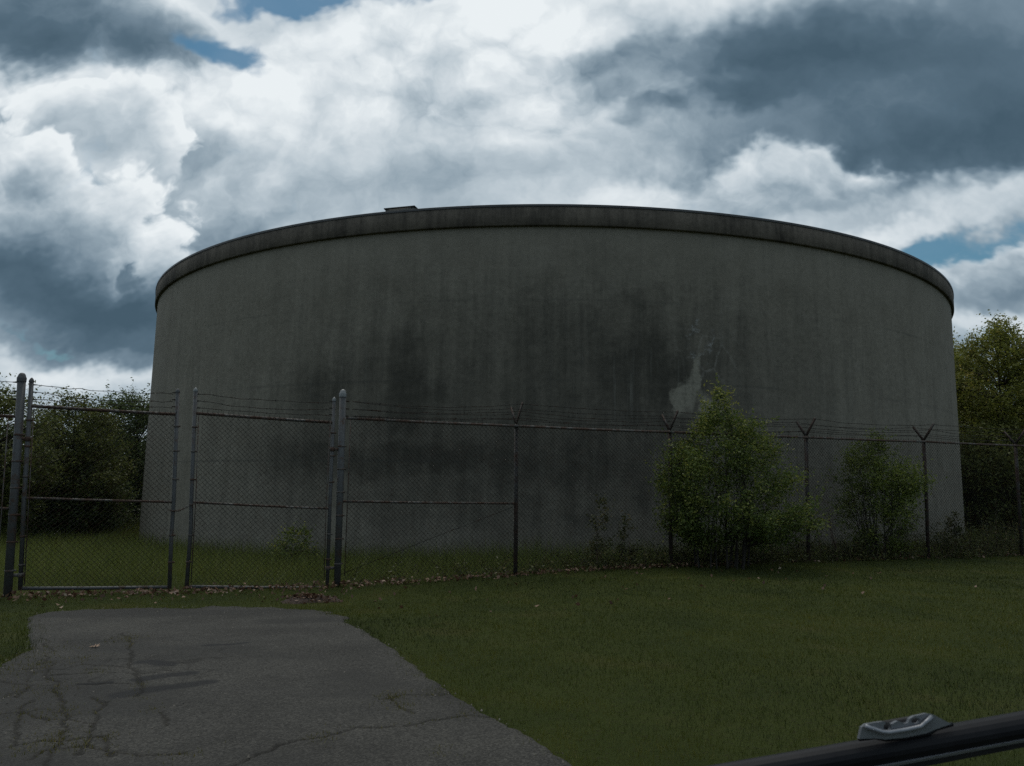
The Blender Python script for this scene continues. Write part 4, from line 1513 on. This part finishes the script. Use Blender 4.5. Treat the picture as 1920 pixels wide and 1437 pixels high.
def build_gravel():
    rng = np.random.RandomState(57)
    n = 9000
    x, y = rng.uniform(-5.5, 1.2, n), rng.uniform(3.4, 9.6, n)
    ed = seg_dist(DRIVE, x, y, True)
    ins = inside(DRIVE, x, y)
    left = sstep(x, -1.6, -2.6)
    keep = ins & (rng.uniform(0, 1, n) < .9 * np.exp(-ed / .10) + .10 * left + .02)
    x, y = x[keep], y[keep]
    n = len(x)
    r = rng.uniform(.003, .009, n)
    o = np.array([(1, 0, -.5), (-.5, .87, -.5), (-.5, -.87, -.5), (.1, .1, .8)])
    V = np.stack([x, y, gz(x, y) + .018], -1)[:, None] + (o[None] + rng.normal(0, .25, (n, 4, 3))) * r[:, None, None]
    f = (np.arange(n)[:, None, None] * 4 + np.array([(0, 1, 3), (1, 2, 3), (2, 0, 3)])[None]).reshape(-1, 3)
    m, g = mat('loose_grit')
    g.put(g.p.inputs['Base Color'], g.ramp(g.noise(g.n('ShaderNodeTexCoord').outputs['Object'], 40, 2), [(.3, (.05, .046, .04)), (.7, (.15, .135, .115))]))
    g.p.inputs['Roughness'].default_value = .9
    tag(link(poly_mesh('loose_gravel', V.reshape(-1, 3), f), 'loose_gravel', m), 'loose grit along the edges of the asphalt driveway', 'gravel', kind='stuff')


build_gravel()


# ------------------------------------------------------------------ wiper resting on the windscreen in front of the camera
def build_wiper():
    D0 = .55
    def wp(px, py, k=1.0):
        v = ray(px, py)
        return v / v[1] * D0 * k + np.array([0, 0, CAMH])
    o0 = wp(1700, 1400)
    t = empty('windscreen_wiper', o0, 'black windscreen wiper with a grey metal connector clip, close in front of the lawn', 'wiper')
    m, g = mat('black_wiper_paint')
    n = g.noise(g.n('ShaderNodeTexCoord').outputs['Object'], 60, 5, .6)
    g.put(g.p.inputs['Base Color'], g.ramp(n, [(.3, (.005, .005, .007)), (.7, (.010, .010, .012))]))
    g.p.inputs['Roughness'].default_value = .55
    g.p.inputs['Specular IOR Level'].default_value = .2
    bump(g, n, .1, .001)
    mr, g = mat('wiper_rubber')
    g.put(g.p.inputs['Base Color'], g.ramp(g.noise(g.n('ShaderNodeTexCoord').outputs['Object'], 80, 5, .6), [(.3, (.008, .008, .009)), (.7, (.016, .016, .018))]))
    g.p.inputs['Roughness'].default_value = .75
    mg, g = mat('grey_connector_steel')
    n = g.noise(g.n('ShaderNodeTexCoord').outputs['Object'], 90, 5, .6)
    g.put(g.p.inputs['Base Color'], g.ramp(n, [(.3, (.19, .20, .22)), (.7, (.24, .25, .27))]))
    g.p.inputs['Roughness'].default_value = .38
    g.p.inputs['Metallic'].default_value = .5

    def sweep(pts, prof, name, mm):
        """profile in (up, away) metres swept along a path"""
        pts = np.array(pts)
        tg = np.gradient(pts, axis=0); tg /= np.linalg.norm(tg, axis=1)[:, None]
        aw = np.array([0, .92, .39])
        upv = np.cross(tg, aw); upv *= np.sign(upv[:, 2])[:, None]; upv /= np.linalg.norm(upv, axis=1)[:, None]
        k = len(prof)
        V = (pts[:, None] + np.array([p[0] for p in prof])[None, :, None] * upv[:, None] + np.array([p[1] for p in prof])[None, :, None] * aw[None, None]).reshape(-1, 3)
        i, j = np.meshgrid(np.arange(len(pts) - 1), np.arange(k), indexing='ij')
        f = np.stack([i * k + j, i * k + (j + 1) % k, (i + 1) * k + (j + 1) % k, (i + 1) * k + j], -1).reshape(-1, 4)
        ob = link(poly_mesh(name, V - o0, f, True), name, mm, t)
        ob.data.polygons.foreach_set('use_smooth', np.zeros(len(f), bool))
        return ob
    def line(pp, n=24):
        pp = np.array(pp, float)
        xs = np.linspace(pp[0, 0], pp[-1, 0], n)
        c = np.polyfit(pp[:, 0], pp[:, 1], 2)
        return [wp(x, np.polyval(c, x)) for x in xs]
    # upper carrier, a rounded channel
    a = np.linspace(math.pi * .05, math.pi * 1.0, 9)
    prof = [(.0075 * math.sin(q) - .001, -.009 * math.cos(q)) for q in a] + [(-.0062, .009), (-.0062, -.009)]
    sweep(line([(1280, 1468), (1500, 1430), (1640, 1405), (1793, 1379), (1920, 1356), (2060, 1331)]), prof, 'carrier', m)
    sweep(line([(1280, 1504), (1500, 1464), (1640, 1438), (1793, 1407), (1920, 1383), (2060, 1356)]),
          [(.0040, -.005), (.0045, .002), (.0015, .006), (-.0035, .006), (-.0045, -.002), (-.003, -.005)], 'rubber_blade', mr)
    sweep(line([(1280, 1493), (1500, 1451), (1640, 1425), (1793, 1396), (1920, 1373), (2060, 1346)]),
          [(.0010, -.0075), (.0014, -.003), (-.0014, -.003), (-.0010, -.0075)], 'blade_ridge', mg)

    # pressed-steel clip: outline with two holes, bent flange along the bottom
    outline = [(1611, 1386), (1616, 1364), (1624, 1358), (1656, 1353), (1664, 1357), (1672, 1358), (1683, 1352), (1697, 1357), (1703, 1356), (1706, 1348), (1714, 1343), (1738, 1338), (1750, 1340), (1784, 1358), (1754, 1368), (1738, 1375), (1700, 1383), (1660, 1387), (1640, 1385)]
    holes = [[(1664 + 7.5 * math.cos(q), 1364 + 8.5 * math.sin(q)) for q in np.arange(12) * math.pi / 6],
             [(1717 + 8.5 * math.cos(q), 1352 + 5.5 * math.sin(q)) for q in np.arange(12) * math.pi / 6]]
    bm = bmesh.new()
    es = []
    for loop in [outline] + holes:
        vs_ = [bm.verts.new(Vector(wp(x, y, .985) - o0)) for x, y in loop]
        for i in range(len(vs_)):
            es.append(bm.edges.new((vs_[i], vs_[(i + 1) % len(vs_)])))
    bmesh.ops.triangle_fill(bm, edges=es, use_beauty=True)
    bmesh.ops.recalc_face_normals(bm, faces=bm.faces)
    gg = bmesh.ops.extrude_face_region(bm, geom=list(bm.faces))
    for e in gg['geom']:
        if isinstance(e, bmesh.types.BMVert):
            e.co += Vector((0, .0035, -.0006))
    bmesh.ops.recalc_face_normals(bm, faces=bm.faces)
    me = bpy.data.meshes.new('connector_clip'); bm.to_mesh(me); bm.free()
    clip = link(me, 'connector_clip', mg, t)
    b = MB()
    bk = [wp(x, y, 1.004) - o0 for x, y in ((1645, 1380), (1655, 1356), (1740, 1341), (1765, 1358), (1720, 1380))]
    ctr = np.mean(bk, axis=0)
    link(poly_mesh('backing', np.array([ctr] + bk + [p + np.array([0, .004, 0]) for p in bk]), [(0, 1 + i, 1 + (i + 1) % 5) for i in range(5)] + [(1 + i, 6 + i, 1 + (i + 1) % 5) for i in range(5)] + [(6 + i, 6 + (i + 1) % 5, 1 + (i + 1) % 5) for i in range(5)]), 'backing', mr, clip)
    rib = [(1622, 1362), (1632, 1366), (1654, 1373), (1668, 1374), (1700, 1369), (1727, 1363), (1735, 1356), (1748, 1344)]
    b.tube(np.array([wp(x, y, .981) for x, y in rib]) - o0, .0016, 8)
    b.build('pressed_rib', mg, clip)
    b = MB()
    b.tube(np.array([wp(x, y, .99) for x, y in ((1610, 1386), (1640, 1383), (1662, 1387), (1700, 1383), (1742, 1376), (1756, 1366), (1786, 1358))]) - o0, .0014, 6)
    b.build('lower_lip', m, clip)


build_wiper()
